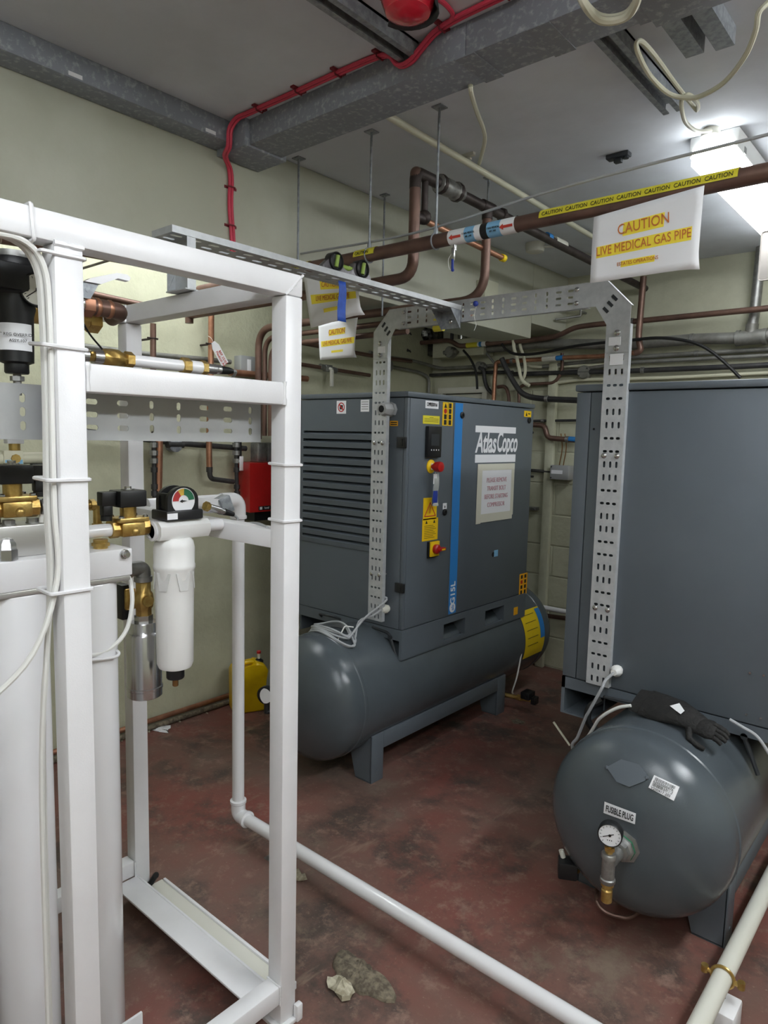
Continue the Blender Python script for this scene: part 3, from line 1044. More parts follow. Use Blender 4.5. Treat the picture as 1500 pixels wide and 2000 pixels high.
def vpost(xa, xb, z0, z1, par):
    n = int((z1 - z0) / .047)
    p = (z1 - z0) / n
    b = B()
    b.slotted((xa, YA, z0), (0, 0, 1), (1, 0, 0), p, n, xb - xa, 3, -TH, PAT, .009)
    b.box(xa - .0015, xa, YA, YA + .022, z0, z1).box(xb, xb + .0015, YA, YA + .022, z0, z1)
    o = b.build('tray_upright', 'tray_steel', par)
    return o, n, p


u1, n1, p1_ = vpost(XLa, XLb, zl0, zlt, arch)
u2, n2, p2_ = vpost(XRa, XRb, zr0, zrt, arch)
xbl = pix(775, 620, 'y', YA).x
xbr = pix(1150, 575, 'y', YA).x
n = int((xbr - xbl) / .047)
b = B()
b.slotted((xbl, YA, ZAB), (1, 0, 0), (0, 0, 1), (xbr - xbl) / n, n, ZAT - ZAB, 3, TH, [TALL, TALL, SMALL, SMALL], .009)
b.box(xbl, xbr, YA, YA + .022, ZAT, ZAT + .0015).box(xbl, xbr, YA, YA + .022, ZAB - .0015, ZAB)
b.build('tray_beam', 'tray_steel', arch)
for sgn, xo, xi, zj, xb_ in ((-1, XLa, XLb, zlt, xbl), (1, XRb, XRa, zrt, xbr)):
    oz = ZAT - .095
    pts = [(xo, YA - .003, zj - .10), (xo, YA - .003, oz), (xo - sgn * .095, YA - .003, ZAT), (xb_ - sgn * .09, YA - .003, ZAT), (xb_ - sgn * .09, YA - .003, ZAB), (xi - sgn * .055, YA - .003, ZAB), (xi, YA - .003, ZAB - .055), (xi, YA - .003, zj - .10)]
    pts = [(xo, YA - .003, zj - .10), (xo, YA - .003, oz), (xo - sgn * .095, YA - .003, ZAT), (xb_ - sgn * .06, YA - .003, ZAT), (xb_ - sgn * .06, YA - .003, ZAB), (xi - sgn * .045, YA - .003, ZAB), (xi, YA - .003, ZAB - .07), (xi, YA - .003, zj - .10)]
    b = B()
    b.prism(pts, (0, .0022, 0))
    a, c = V(pts[1]), V(pts[2])
    b.prism([a, c, c + V((0, .025, 0)), a + V((0, .025, 0))], (-sgn * .001, 0, -.001))
    b.build('corner_gusset', 'tray_steel', arch)
    b = B()
    for k in range(3):
        c = V((xi - sgn * .02, YA - .0045, ZAB - .035)).lerp(V((xo - sgn * .048, YA - .0045, ZAT - .048)), .24 + .26 * k)
        b.box(c.x - .0055, c.x + .0055, c.y, c.y + .0022, c.z - .013, c.z + .013, rot=Matrix.Rotation(-sgn * math.radians(45), 3, 'Y'))
    b.build('gusset_slot', 'charcoal_dark', arch)
    for (dx, z) in ((.5, zj - .03), (.5, zj - .085)):
        c = V((xi + (xo - xi) * dx, YA - .0045, z))
        B().lathe(c, (0, -1, 0), [(.011, 0), (.011, .003), (.0075, .006), (0, .007)], 12).build('bolt', 'steel', arch)
    for z in (ZAT - .02, ZAB + .02):
        B().lathe((xb_ - sgn * .045, YA - .0045, z), (0, -1, 0), [(.009, 0), (.009, .003), (.006, .006), (0, .007)], 12).build('bolt', 'steel', arch)
    B().box(xo - sgn * .03, xo - sgn * .075, YA - .0045, YA - .0032, zj - .075, zj - .045).build('paper_tag', 'paper', arch)
for (xa, xb, z) in ((XLa, XLb, 1.62), (XLa, XLb, .98), (XRa, XRb, 1.60), (XRa, XRb, 1.02)):
    for k in (.22, .78):
        c = (xa + (xb - xa) * k, YA - .0016, z)
        B().lathe(c, (0, -1, 0), [(.010, 0), (.010, .003), (.007, .006), (0, .007)], 12).build('bolt', 'steel', arch)
        B().cyl((c[0], YA, z), (c[0], Y0 - .001 if xa < -2 else Yb2 - .001, z), .004, n=8).build('fixing_stud', 'steel_dull', arch)
B().box(XRa + .02, XRa + .07, YA - .0022, YA - .0014, zrt - .145, zrt - .105).build('paper_tag', 'paper', arch)
pb_ = pix(932, 594, 'y', YA)
B().ball(pb_ + V((0, -.012, 0)), .012, n=10).build('blue_stopper', 'blue_dark', arch)
B().cable([pb_ + V((0, -.006, -.01)), pb_ + V((-.006, -.01, -.05)), pb_ + V((.004, -.008, -.085)), pb_ + V((-.004, -.01, -.11))], .0012, 6).build('nylon_thread', 'cable_white', arch)

# long tray lying level from the dryer frame to the arch
XT, ZTb = -1.775, 2.196
yt0, yt1 = 1.085, YA - .006
lt = thing('cable_tray', 'long level perforated cable tray running from white frame to the arch', 'cable tray', (XT, 1.8, ZTb))
n = int((yt1 - yt0) / .047)
b = B()
n = int((yt1 - yt0) / .062)
b.slotted((XT - .05, yt0, ZTb), (0, 1, 0), (1, 0, 0), (yt1 - yt0) / n, n, .10, 2, TH, [(.036, .016)], .012)
b.build('tray_bed', 'tray_steel', lt)
B().box(XT + .05, XT + .052, yt0, yt1, ZTb - .001, ZTb + .018).box(XT + .044, XT + .05, yt0, yt1, ZTb + .0165, ZTb + .018).build('tray_flange', 'tray_steel', lt)
B().box(XT - .052, XT - .05, yt0, yt1, ZTb - .001, ZTb + .018).box(XT - .05, XT - .044, yt0, yt1, ZTb + .0165, ZTb + .018).build('tray_flange', 'tray_steel', lt)
b = B()
b.prism([(XT - .05, yt1 - .075, ZTb - .003), (XT + .05, yt1 - .075, ZTb - .003), (XT + .05, yt1, ZTb - .003), (XT - .05, yt1, ZTb - .003)], (0, 0, .0015))
b.box(XT - .05, XT + .05, yt1 - .002, yt1, ZTb - .075, ZTb - .003)
b.prism([(XT + .05, yt1 - .075, ZTb - .003), (XT + .05, yt1, ZTb - .003), (XT + .05, yt1, ZTb - .08)], (-.0015, 0, 0))
b.prism([(XT - .05, yt1 - .075, ZTb - .003), (XT - .05, yt1, ZTb - .003), (XT - .05, yt1, ZTb - .08)], (.0015, 0, 0))
b.build('angle_bracket', 'galv', lt)
B().lathe((XT + .0, yt1 - .002, ZTb - .045), (0, -1, 0), [(.010, 0), (.010, .003), (.007, .006), (0, .007)], 12).build('bolt', 'steel', lt)
# support leg standing on the frame's cross rail
b = B()
b.box(XT - .05, XT + .05, 1.155, 1.158, 2.053, ZTb - .002)
b.box(XT + .05, XT + .052, 1.13, 1.158, 2.053, ZTb - .002).box(XT - .052, XT - .05, 1.13, 1.158, 2.053, ZTb - .002)
b.box(XT - .05, XT + .05, 1.125, 1.2, 2.051, 2.054)
b.prism([(XT - .05, 1.13, 2.054), (XT - .05, 1.155, 2.11), (XT - .05, 1.155, 2.054)], (.002, 0, 0))
b.build('support_leg', 'tray_steel', lt)
B().lathe((XT - .01, 1.155, 2.13), (0, -1, 0), [(.012, 0), (.012, .004), (.008, .008), (.008, .02), (0, .02)], 6).build('bolt', 'steel', lt)
B().box(XT - .052, XT + .052, yt0 - .002, yt0, ZTb - .001, ZTb + .018).build('end_cap', 'tray_steel', lt)

# spirit level standing on the long tray
ya, yb = pix(628, 520, 'x', XT + .02).y, pix(722, 548, 'x', XT + .02).y
sl_ = thing('spirit_level', 'grey torpedo spirit level resting on the long cable tray', 'spirit level', (XT, (ya + yb) / 2, ZTb + .020))
zb_ = ZTb + .0195
b = B()
prof = [(ya, zb_), (yb, zb_), (yb, zb_ + .014), (yb - .05, zb_ + .05), (yb - .085, zb_ + .054), (ya + .085, zb_ + .054), (ya + .05, zb_ + .05), (ya, zb_ + .014)]
ym = (ya + yb) / 2
prof = [(ya, zb_), (yb, zb_), (yb, zb_ + .014), (yb - .04, zb_ + .048), (yb - .085, zb_ + .05), (ym + .038, zb_ + .05)] + [(ym + .034 * math.cos(math.pi * k / 8), zb_ + .05 - .034 * math.sin(math.pi * k / 8)) for k in range(9)] + [(ym - .038, zb_ + .05), (ya + .085, zb_ + .05), (ya + .04, zb_ + .048), (ya, zb_ + .014)]
b.prism([(XT + .026, y, z) for y, z in prof], (-.022, 0, 0))
b.build('level_body', 'level_body', sl_)
for y in (ya + .062, yb - .05):
    b = B()
    b.lathe((XT + .0, y, zb_ + .036), (1, 0, 0), [(.030, 0), (.032, .003), (.032, .034), (.027, .037), (.024, .03), (0, .03)], 24)
    o = b.build('vial_housing', 'black_plastic', sl_)
    B().cyl((XT + .033, y - .004, zb_ + .016), (XT + .033, y + .004, zb_ + .056), .0075, n=12).build('vial', 'vial', o)
B().cyl((XT + .015, ym - .036, zb_ + .028), (XT + .015, ym + .036, zb_ + .028), .009, n=12).build('vial', 'vial', sl_)

# blue tape strip dangling from the tray
p = pix(668, 552, 'x', XT + .053)
b = B()
rows = []
for i in range(9):
    z = p.z + .004 - .135 * i / 8
    rows.append([(XT + .0535 + .003 * math.sin(i * .7), p.y - .019 + .0012 * math.sin(i) + .0045 * j + (.0008 * i if j > 4 else 0), z) for j in range(9)])
b.quads(rows)
bt = b.build('blue_tape_strip', 'blue_tape', label='strip of blue tape dangling from the long cable tray', cat='tape')
bt.modifiers.new('thickness', 'SOLIDIFY').thickness = .0006

# ------------------------------------------------------------------ white dryer frame
FX0, FX1 = -1.386, -1.330
PY2a, PY2b = 1.152, 1.208
PY1a, PY1b = .588, .644
GX0, GX1 = -2.160, -2.104
FT = 2.050
BV = .005
fr_ = thing('dryer_frame', 'white welded box section frame holding the air dryer', 'frame', (-1.75, .6, 0))
WP = 'white_paint'
for (xa, xb, ya, yb) in ((FX0, FX1, PY2a, PY2b), (FX0, FX1, PY1a, PY1b), (GX0, GX1, PY2a, PY2b), (GX0, GX1, -.30, -.244), (FX0, FX1, -.30, -.244)):
    B().box(xa, xb, ya, yb, .012, FT - .055 if ya != PY2a or xa != FX0 else FT - .0555, BV).build('post', WP, fr_)
    B().box(xa - .012, xb + .012, ya - .012, yb + .012, 0, .012, .002).build('foot_plate', WP, fr_)
b = B().box(FX0, FX1, -.30, PY2b, FT - .055, FT, BV)
b.build('top_rail', WP, fr_)
B().box(GX0, GX1, -.30, PY2b, FT - .055, FT, BV).build('top_rail', WP, fr_)
B().box(GX1, FX0, PY2a, PY2b, FT - .055, FT, BV).build('cross_rail', WP, fr_)
B().box(GX1, FX0, -.30, -.244, FT - .055, FT, BV).build('cross_rail', WP, fr_)
B().box(FX0 + .002, FX1, PY1b, PY2a, 1.724, 1.780, BV).build('middle_rail', WP, fr_)
B().box(GX1, FX0, PY2a + .002, PY2b - .002, 1.352, 1.402, BV).build('cross_rail', WP, fr_)
B().box(FX0 + .002, FX1 - .002, PY1b, PY2a, .075, .130, BV).build('bottom_rail', WP, fr_)
B().box(FX0 + .002, FX1 - .002, -.244, PY1a, .075, .130, BV).build('bottom_rail', WP, fr_)
B().box(GX0 + .002, GX1 - .002, -.244, PY2a, .10, .155, BV).build('bottom_rail', WP, fr_)
# base channel between the far posts
B().box(GX1, FX0, 1.165, 1.255, .030, .038, .002).build('base_plate', 'offwhite', fr_)
B().box(GX1 + .01, FX0, 1.252, 1.262, .022, .046, .002).build('base_plate_lip', WP, fr_)
B().box(GX1, FX0, 1.155, 1.163, .030, .10, .002).build('base_angle', WP, fr_)
B().box(GX1, FX0, 1.075, 1.155, .092, .10, .002).build('base_angle_flange', WP, fr_)
B().box(GX0 - .006, GX1 + .008, PY2a - .006, PY2b + .008, .0125, .055, .008).cable([(GX1 + .006, PY2b, .05), (GX1 + .02, PY2b + .01, .08), (GX1 + .03, PY2b + .005, .085)], .01).build('black_tape_wrap', 'black_rubber', fr_, label='black tape wrapped round the post foot')
B().box(FX1 + .0, FX1 + .018, PY2b - .01, PY2b + .012, 0, .05, .004).build('foot_lug', WP, fr_)
# welds: rough white beads
def bead(pts, r=.0045):
    b = B()
    P = []
    for a, c in zip(pts[:-1], pts[1:]):
        a, c = V(a), V(c)
        m = max(2, int((c - a).length / .006))
        for i in range(m):
            P.append(a.lerp(c, i / m))
    P.append(V(pts[-1]))
    rr = [r * rnd(.7, 1.35) for _ in P]
    b.sweep(P, rr, 6)
    return b.build('weld_bead', 'white_gloss', fr_)


bead([(FX1, PY1b + .003, 1.725), (FX1, PY1b + .003, 1.782)])
bead([(FX1, PY2a - .002, 1.724), (FX1, PY2a - .002, 1.782)])
bead([(FX1 + .001, PY1a, FT - .056), (FX1 + .001, PY1b, FT - .056)])
bead([(FX1 + .0, PY2a, FT - .056), (FX1 + .0, PY2b, FT)], .003)
bead([(GX1 + .001, PY2a - .001, FT), (GX1 + .001, PY2a - .001, FT - .056)], .003)
bead([(GX1 + .002, PY2a - .001, .155), (GX1 + .002, PY2a - .001, .10)], .003)
bead([(FX0, PY2a - .002, .131), (FX1, PY2a - .002, .131), (FX1, PY2a - .002, .075)], .003)


def ptie(xa, xb, ya, yb, z, parent, tilt=0.0, extra=0.0):
    e = .0025
    pts = [(xa - e, ya - e - extra, z), (xb + e, ya - e - extra, z + tilt), (xb + e, yb + e, z + tilt * 1.3), (xa - e, yb + e, z), (xa - e, ya - e - extra, z)]
    return B().tube(pts, .004, .006, 6).build('cable_tie', 'white_gloss', parent)


for z, t_ in ((1.975, 0), (1.812, -.006), (1.555, -.002), (1.335, -.002)):
    ptie(FX0, FX1, PY1a, PY1b, z, fr_, t_, .022)
for z in (1.575, 1.43):
    ptie(FX0, FX1, PY2a, PY2b, z, fr_, -.002)
B().tube([(FX0 - .003, .552, FT - .06), (FX1 + .003, .552, FT - .06), (FX1 + .003, .548, FT + .003), (FX0 - .003, .548, FT + .003), (FX0 - .003, .552, FT - .06)], .004, .006, 6).build('cable_tie', 'white_gloss', fr_)

# white cables strapped to the near post and arcing away to the left
for k, (dx, dy) in enumerate(((-.012, -.006), (-.028, -.010), (-.044, -.007))):
    x = FX1 + dx
    y = PY1a + dy
    ends = [[(x, y - .05, 1.22), (x - .02, y - .14, 1.13), (x - .03, y - .26, 1.05)], [(x - .01, y - .012, 1.18), (x - .03, y - .02, .9), (x - .035, y - .02, .2)], [(x - .01, y - .005, 1.2), (x - .02, y - .015, 1.0), (x - .02, y - .02, .2)]][k]
    pts = [(x, y - .30, FT - .055 + .004 * k - .02), (x, y - .14, FT - .066 + .004 * k), (x, y - .05, FT - .06 + .002 * k), (x, y - .008, FT - .10), (x, y, 1.85), (x - .002, y + .002 * math.sin(k), 1.7), (x, y - .002, 1.5), (x, y, 1.36)] + ends
    B().cable(pts, .0058, 8, 5).build('strapped_cable', 'cable_white', label=('white cable strapped to near frame post, looping away at left', 'middle one of the white cables strapped to the near frame post', 'rear one of the white cables strapped to the near frame post')[k], cat='cable', group='white cables on the frame post')

# perforated tray inside the frame
XI = -1.418
it = thing('cable_tray', 'perforated galvanised cable tray fixed inside the white frame', 'cable tray', (XI, .5, 1.63))
n = 17
b = B()
yi0, yi1 = -.03, 1.146
b.slotted((XI, yi0, 1.630), (0, 1, 0), (0, 0, 1), (yi1 - yi0) / n, n, .105, 3, TH, [(.011, .018), (.011, .018), (.026, .012), (.026, .012)], .012)
b.build('tray_bed', 'frame_tray', it)
B().box(XI - .025, XI, yi0, yi1, 1.735, 1.7365).box(XI - .025, XI, yi0, yi1, 1.6285, 1.630).build('tray_flange', 'frame_tray', it)

# ------------------------------------------------------------------ air dryer inside the frame
DX = -1.62
dry = thing('air_dryer', 'twin tower air dryer with white columns and aluminium manifold inside the frame', 'air dryer', (DX, .6, 0))
for y in (.607, .773, .42):
    b = B()
    b.lathe((DX, y, .075), (0, 0, 1), [(.066, 0), (.068, .004), (.068, 1.205), (.066, 1.209)], 48)
    b.build('tower', 'white_gloss', dry, label='glossy white dryer tower')
    B().lathe((DX, y, .03), (0, 0, 1), [(.06, 0), (.06, .045)], 24).build('tower_base', 'block_alu', dry)
B().box(-1.70, -1.555, .30, .86, .02, .03, .002).build('base_bar', 'white_paint', dry)
B().box(-1.553, -1.545, .30, .86, .02, .12, .002).build('base_flange', 'white_paint', dry)
B().box(-1.695, -1.555, .30, .852, 1.285, 1.297, .002).build('gasket_plate', 'block_alu', dry)
mbar = B().box(-1.70, -1.556, .28, .858, 1.297, 1.364, .003).build('head_bar', 'white_paint', dry, label='white head bar clamping the towers')
p = pix(243, 1082, 'x', -1.556)
b = B()
b.lathe(p, (1, 0, 0), [(.012, 0), (.012, .004), (.0095, .004), (.0095, .012), (.006, .016), (0, .016)], 12)
b.build('bolt', 'steel', mbar)
blk = B().box(-1.69, -1.60, .30, .69, 1.364, 1.435, .003).build('manifold_block', 'block_alu', dry, label='bare aluminium manifold block')
for (x, y) in ((-1.62, .60), (-1.66, .585), (-1.63, .655)):
    B().cyl((x, y, 1.435), (x, y, 1.447), .013, n=6).cyl((x, y, 1.435), (x, y, 1.438), .015, n=12).build('hex_bolt', 'steel_dull', blk)
p = pix(14, 1072, 'x', -1.58)
B().lathe((-1.578, p.y, 1.365), (0, 0, 1), [(.02, 0), (.02, .022), (.018, .024), (.017, .036), (.011, .046), (0, .049)], 6).build('dome_nut', 'steel', dry)
B().cyl((-1.60, .80, 1.364), (-1.60, .80, 1.386), .017, n=14).cyl((-1.60, .80, 1.370), (-1.60, .80, 1.378), .021, n=6).build('outlet_nipple', 'brass', dry)


def solenoid(name, c, label, along=1):
    """brass solenoid valve with its black coil; c = centre of the brass body, flow along y"""
    c = V(c)
    t = thing(name, label, 'valve', c + V((0, 0, -.03)), 'solenoid valves of the dryer')
    b = B()
    b.box(c.x - .03, c.x + .03, c.y - .032, c.y + .032, c.z - .024, c.z + .012, .006)
    b.cyl(c + V((0, -.05, -.004)), c + V((0, -.028, -.004)), .024, n=8).cyl(c + V((0, .028, -.004)), c + V((0, .05, -.004)), .024, n=8)
    b.ball(c + V((.026, .004, -.012)), .012, n=10)
    b.build('valve_body', 'brass', t)
    B().box(c.x - .034, c.x + .034, c.y - .04, c.y + .04, c.z + .012, c.z + .024, .003).build('bonnet', 'brass', t)
    for sx in (-1, 1):
        for sy in (-1, 1):
            B().lathe(c + V((sx * .026, sy * .032, .024)), (0, 0, 1), [(.007, 0), (.007, .004), (.004, .006), (0, .006)], 8).build('screw', 'steel', t)
    B().cyl(c + V((0, 0, .022)), c + V((0, 0, .052)), .02, n=18).build('stem', 'brass', t)
    coil = B().box(c.x - .03, c.x + .03, c.y - .036, c.y + .036, c.z + .05, c.z + .092, .004).build('coil', 'black_plastic', t)
    B().lathe(c + V((0, 0, .092)), (0, 0, 1), [(.016, 0), (.016, .003), (.009, .004), (.009, .009), (0, .009)], 12).build('coil_nut', 'steel', coil)
    B().box(c.x - .014, c.x + .014, c.y - along * .036, c.y - along * .075, c.z + .055, c.z + .09, .003).box(c.x - .011, c.x + .011, c.y - along * .045, c.y - along * .07, c.z + .03, c.z + .056, .003).build('plug', 'black_plastic', coil)
    B().cyl(c + V((0, -along * .058, .03)), c + V((0, -along * .058, .018)), .0135, n=12).build('plug_nut', 'black_plastic', coil)
    return t


v2 = solenoid('solenoid_valve', (DX, .884, 1.410), 'brass solenoid valve with black coil beside the white filter')
v1 = solenoid('solenoid_valve', (DX, .61, 1.478), 'brass solenoid valve with black coil at the left edge behind the near post', -1)
B().cable([(DX, .668, 1.49), (DX + .002, .67, 1.46), (DX + .004, .668, 1.436)], .005).build('valve_lead', 'cable_white', v1)
B().cyl((DX, .667, 1.472), (DX, .70, 1.472), .019, n=10).build('union', 'steel_dull', v1)
# white pipes joining the parts
wp = B().tube([(DX, .834, 1.404), (DX, .70, 1.404)], .0165, 0, 18).build('white_pipe', 'white_gloss', label='short white pipe entering the brass solenoid valve from the left', cat='pipe')
# small brass elbow fitting behind
p = pix(190, 1000, 'x', -1.75)
B().tube([p + V((0, -.05, .02)), p + V((0, .0, .02)), p + V((0, .0, -.03))], .011, .012, 10).cyl(p + V((0, 0, -.03)), p + V((0, 0, -.055)), .014, n=6).cyl(p + V((0, -.02, .02)), p + V((0, -.008, .02)), .015, n=8).build('brass_elbow', 'brass', label='small brass elbow fitting behind the near post', cat='fitting')

# ---- filter housing
fx, fy = -1.60, 1.002
fz = 1.395
flt = thing('air_filter', 'white compressed air filter bowl with coloured gauge on top', 'filter', (fx, fy, 1.0))
b = B()
hw, hl = .032, .098
sec = [(-.040, -.010), (-.040, .012), (-.026, .024), (.026, .024), (.040, .012), (.040, -.010), (.030, -.024), (-.030, -.024)]
b.prism([(fx + a, fy - .062, fz + c) for a, c in sec], (0, .150, 0))
b.build('filter_head', 'white_plastic', flt)
for y, d in ((fy - .062, -1), (fy + .088, 1)):
    B().lathe((fx, y, fz - .002), (0, d, 0), [(.026, 0), (.026, .004), (.019, .006), (.019, .0), (0, .0)], 18).build('port_ring', 'white_gloss', flt)
R = .052
b = B()
prof = [(0, 1.012), (.03, 1.013), (.043, 1.018), (.048, 1.03), (.050, 1.20), (.052, 1.285), (.0545, 1.29), (.0545, 1.30), (.053, 1.302), (.0535, 1.345), (.050, 1.362), (.042, 1.372), (0, 1.372)]
b.lathe((fx, fy, 0), (0, 0, 1), prof, 44)
bw = b.build('bowl', 'white_plastic', flt)
for a in (-35, 25, 85, 145):
    aa = math.radians(a - 90)
    d = V((math.cos(aa), math.sin(aa), 0))
    tn = V((-d.y, d.x, 0))
    b = B()
    pts = []
    for (w_, z_) in ((.020, 1.283), (.011, 1.235), (-.011, 1.235), (-.020, 1.283)):
        pts.append(V((fx, fy, z_)) + d * (math.sqrt(.0515 ** 2 - w_ ** 2) + .0005) + tn * w_)
    b.prism(pts, d * .0022)
    b.build('grip_recess', 'grip_grey', bw)
B().lathe((fx, fy, .985), (0, 0, 1), [(.022, 0), (.024, .003), (.024, .022), (.022, .027)], 20).build('drain_cap', 'black_plastic', flt)
B().lathe((fx, fy, .962), (0, 0, 1), [(.006, 0), (.008, .002), (.008, .022)], 12).build('drain_nipple', 'bronze', flt)
# differential pressure gauge
gz = fz + .026
gy = fy + .01
gbx = B()
gbx.box(fx - .036, fx + .04, gy - .055, gy + .055, gz, gz + .026, .004)
gbd = gbx.build('gauge_base', 'black_plastic', flt)
for xo in (.018, -.026):
    pts = []
    for i in range(13):
        a = math.pi * i / 12
        pts.append((fx + xo, gy + .046 * math.cos(a), gz + .052 + .036 * math.sin(a)))
    pts = [(fx + xo, gy + .046, gz + .026)] + pts + [(fx + xo, gy - .046, gz + .026)]
    B().prism(pts, (.012, 0, 0)).build('gauge_hood', 'black_plastic', flt)
B().box(fx - .03, fx + .02, gy - .042, gy - .03, gz + .026, gz + .07, .003).box(fx - .03, fx + .02, gy + .03, gy + .042, gz + .026, gz + .07, .003).box(fx - .026, fx + .02, gy - .04, gy + .04, gz + .026, gz + .06).build('gauge_body', 'black_plastic', flt)
dial = B().cyl((fx + .030, gy, gz + .050), (fx + .0312, gy, gz + .050), .034, n=36).build('dial', 'paper', flt)
for (a0, a1, m_) in ((180, 122, 'dial_red'), (122, 88, 'dial_yellow'), (88, 5, 'green')):
    b = B()
    st_ = 8
    for i in range(st_):
        q0, q1 = math.radians(a0 + (a1 - a0) * i / st_), math.radians(a0 + (a1 - a0) * (i + 1) / st_)
        g = lambda q, r: (fx + .0315, gy - r * -math.cos(q), gz + .050 + r * math.sin(q))
        b.prism([g(q0, .032), g(q1, .032), g(q1, .015), g(q0, .015)], (.0008, 0, 0))
    b.build('dial_sector', m_, dial)
B().prism([(fx + .0325, gy + .01, gz + .050), (fx + .0325, gy - .004, gz + .052), (fx + .0325, gy - .004, gz + .054), (fx + .0325, gy - .012, gz + .0495), (fx + .0325, gy - .004, gz + .045), (fx + .0325, gy - .004, gz + .047)], (.0008, 0, 0)).build('pointer', 'ink', dial)
B().box(fx + .0405, fx + .0412, gy - .054, gy - .024, gz + .004, gz + .02).build('gauge_label', 'paper', gbd)
B().tube([(fx, fy + .092, fz), (fx, fy + .148, fz)], .017, 0, 16).build('white_pipe', 'white_gloss', label='short white outlet pipe on the right of the filter head', cat='pipe')

# ---- brass ball valve, elbow and chrome silencer below
sx0, sy0 = -1.735, .988
sil = thing('silencer', 'polished aluminium exhaust silencer hanging under a brass valve', 'silencer', (sx0, sy0, .90))
B().lathe((sx0, sy0, .903), (0, 0, 1), [(.044, 0), (.048, .003), (.048, .022), (.050, .024), (.050, .030), (.0475, .032), (.0475, .180), (.044, .186), (.042, .186), (.038, .192), (.038, .212), (.036, .216), (0, .216)], 40).build('canister', 'aluminium', sil)
bvz = 1.122
b = B()
b.cyl((sx0, sy0, bvz - .004), (sx0, sy0, bvz + .016), .025, n=6)
b.build('hex_nut', 'steel', sil)
b = B()
b.lathe((sx0, sy0, bvz + .014), (0, 0, 1), [(.022, 0), (.022, .02), (.026, .026), (.029, .045), (.026, .064), (.021, .07), (.021, .095), (.023, .097), (.023, .108)], 8)
b.cyl((sx0, sy0, bvz + .06), (sx0 + .034, sy0 - .004, bvz + .06), .015, n=12)
b.build('valve_body', 'brass', sil)
B().box(sx0 - .085, sx0 - .035, sy0 - .045, sy0 - .02, bvz + .0, bvz + .1, .004).build('valve_handle', 'black_plastic', sil)
B().cyl((sx0 - .04, sy0 - .02, bvz + .06), (sx0, sy0, bvz + .06), .012, n=10).box(sx0 - .035, sx0 - .022, sy0 - .04, sy0 - .01, bvz + .03, bvz + .09, .004).build('valve_stem', 'brass', sil)
B().tube([(sx0, sy0, bvz + .118), (sx0, sy0, bvz + .150), (sx0, sy0 - .06, bvz + .150)], .021, .03, 16).cyl((sx0, sy0, bvz + .112), (sx0, sy0, bvz + .126), .025, n=16).cyl((sx0, sy0 - .04, bvz + .150), (sx0, sy0 - .056, bvz + .150), .025, n=16).build('elbow', 'steel_dull', sil)
p0 = pix(255, 1138, 'x', -1.59)
hose = B().cable([p0 + V((-.02, 0, .02)), p0, pix(258, 1180, 'x', -1.57), pix(247, 1230, 'x', -1.565), pix(220, 1263, 'x', -1.56), pix(183, 1279, 'x', -1.555), pix(150, 1281, 'x', -1.55)], .0055, 8).build('white_hose', 'cable_white', label='white plastic hose curving from the dryer head to the near post', cat='hose')
B().cable([pix(150, 1290, 'x', -1.55), pix(190, 1288, 'x', -1.545), pix(225, 1283, 'x', -1.55), pix(232, 1275, 'x', -1.56), pix(222, 1268, 'x', -1.58)], .004, 8).build('cable_tie', 'white_gloss', label='white cable tie looped round the dryer tower', cat='cable tie')

# ---- regulator with gauge at the left edge
rx, ry = -1.56, .605
reg = thing('regulator', 'black air regulator with round gauge at the left edge', 'regulator', (rx, ry, 1.74))
b = B()
b.lathe((rx, ry, 1.765), (0, 0, 1), [(.022, 0), (.024, .003), (.024, .02), (.034, .024), (.036, .12), (.040, .135), (.040, .16), (.046, .165), (.046, .225), (.038, .24), (0, .24)], 24)
b.build('regulator_body', 'black_plastic', reg)
B().box(rx - .02, rx + .05, ry - .062, ry + .03, 1.93, 1.985, .006).build('regulator_cap', 'black_plastic', reg)
B().cyl((rx, ry, 2.0), (rx, ry, 2.012), .042, n=20).build('cap_ring', 'steel_dull', reg)
B().cyl((rx, ry, 1.72), (rx, ry, 1.766), .008, n=10).cyl((rx, ry, 1.75), (rx, ry, 1.76), .014, n=6).build('threaded_stud', 'steel_dull', reg)
lb_ = B()
g = []
for j in range(2):
    g.append([(rx + .0368 * math.cos(a), ry + .0368 * math.sin(a), 1.866 - .055 * j) for a in [math.radians(-75 + 12 * i) for i in range(10)]])
lb_.quads(g)
lo_ = lb_.build('regulator_label', 'paper', reg)
ld_ = V((1, -.45, 0)).normalized()
lr_ = V((0, 0, 1)).cross(ld_).normalized()
text('1/4" REG OVERRIDE', .0085, V((rx, ry, 1.842)) + ld_ * .0385, lr_, UP, 'ink', lo_)
text('ASSY.107', .0085, V((rx, ry, 1.83)) + ld_ * .0385 + lr_ * .006, lr_, UP, 'ink', lo_)
gd = V((.80, -.6, 0)).normalized()
gc = V((-1.50, .628, 1.936))
go = B().lathe(gc - gd * .028, gd, [(.03, 0), (.035, .004), (.035, .028), (.033, .031), (.031, .027), (0, .027)], 32).cyl(gc - gd * .026, (rx, ry, 1.936), .012, n=10).build('pressure_gauge', 'black_plastic', reg)
df = B().cyl(gc - gd * .0015, gc - gd * .0008, .0312, n=30).build('dial', 'offwhite', go)
gr = UP.cross(gd).normalized()
b = B()
b.cyl(gc - gr * .022 - UP * .016, gc + gr * .006 + UP * .004, .001, n=5).cyl(gc - gd * .001, gc + gd * .001, .004, n=10)
for i in range(13):
    a = math.radians(225 - 270 * i / 12)
    dd = gr * math.cos(a) + UP * math.sin(a)
    b.cyl(gc + dd * .024, gc + dd * .028, .0006, n=4)
b.build('needle_and_scale', 'ink', go)

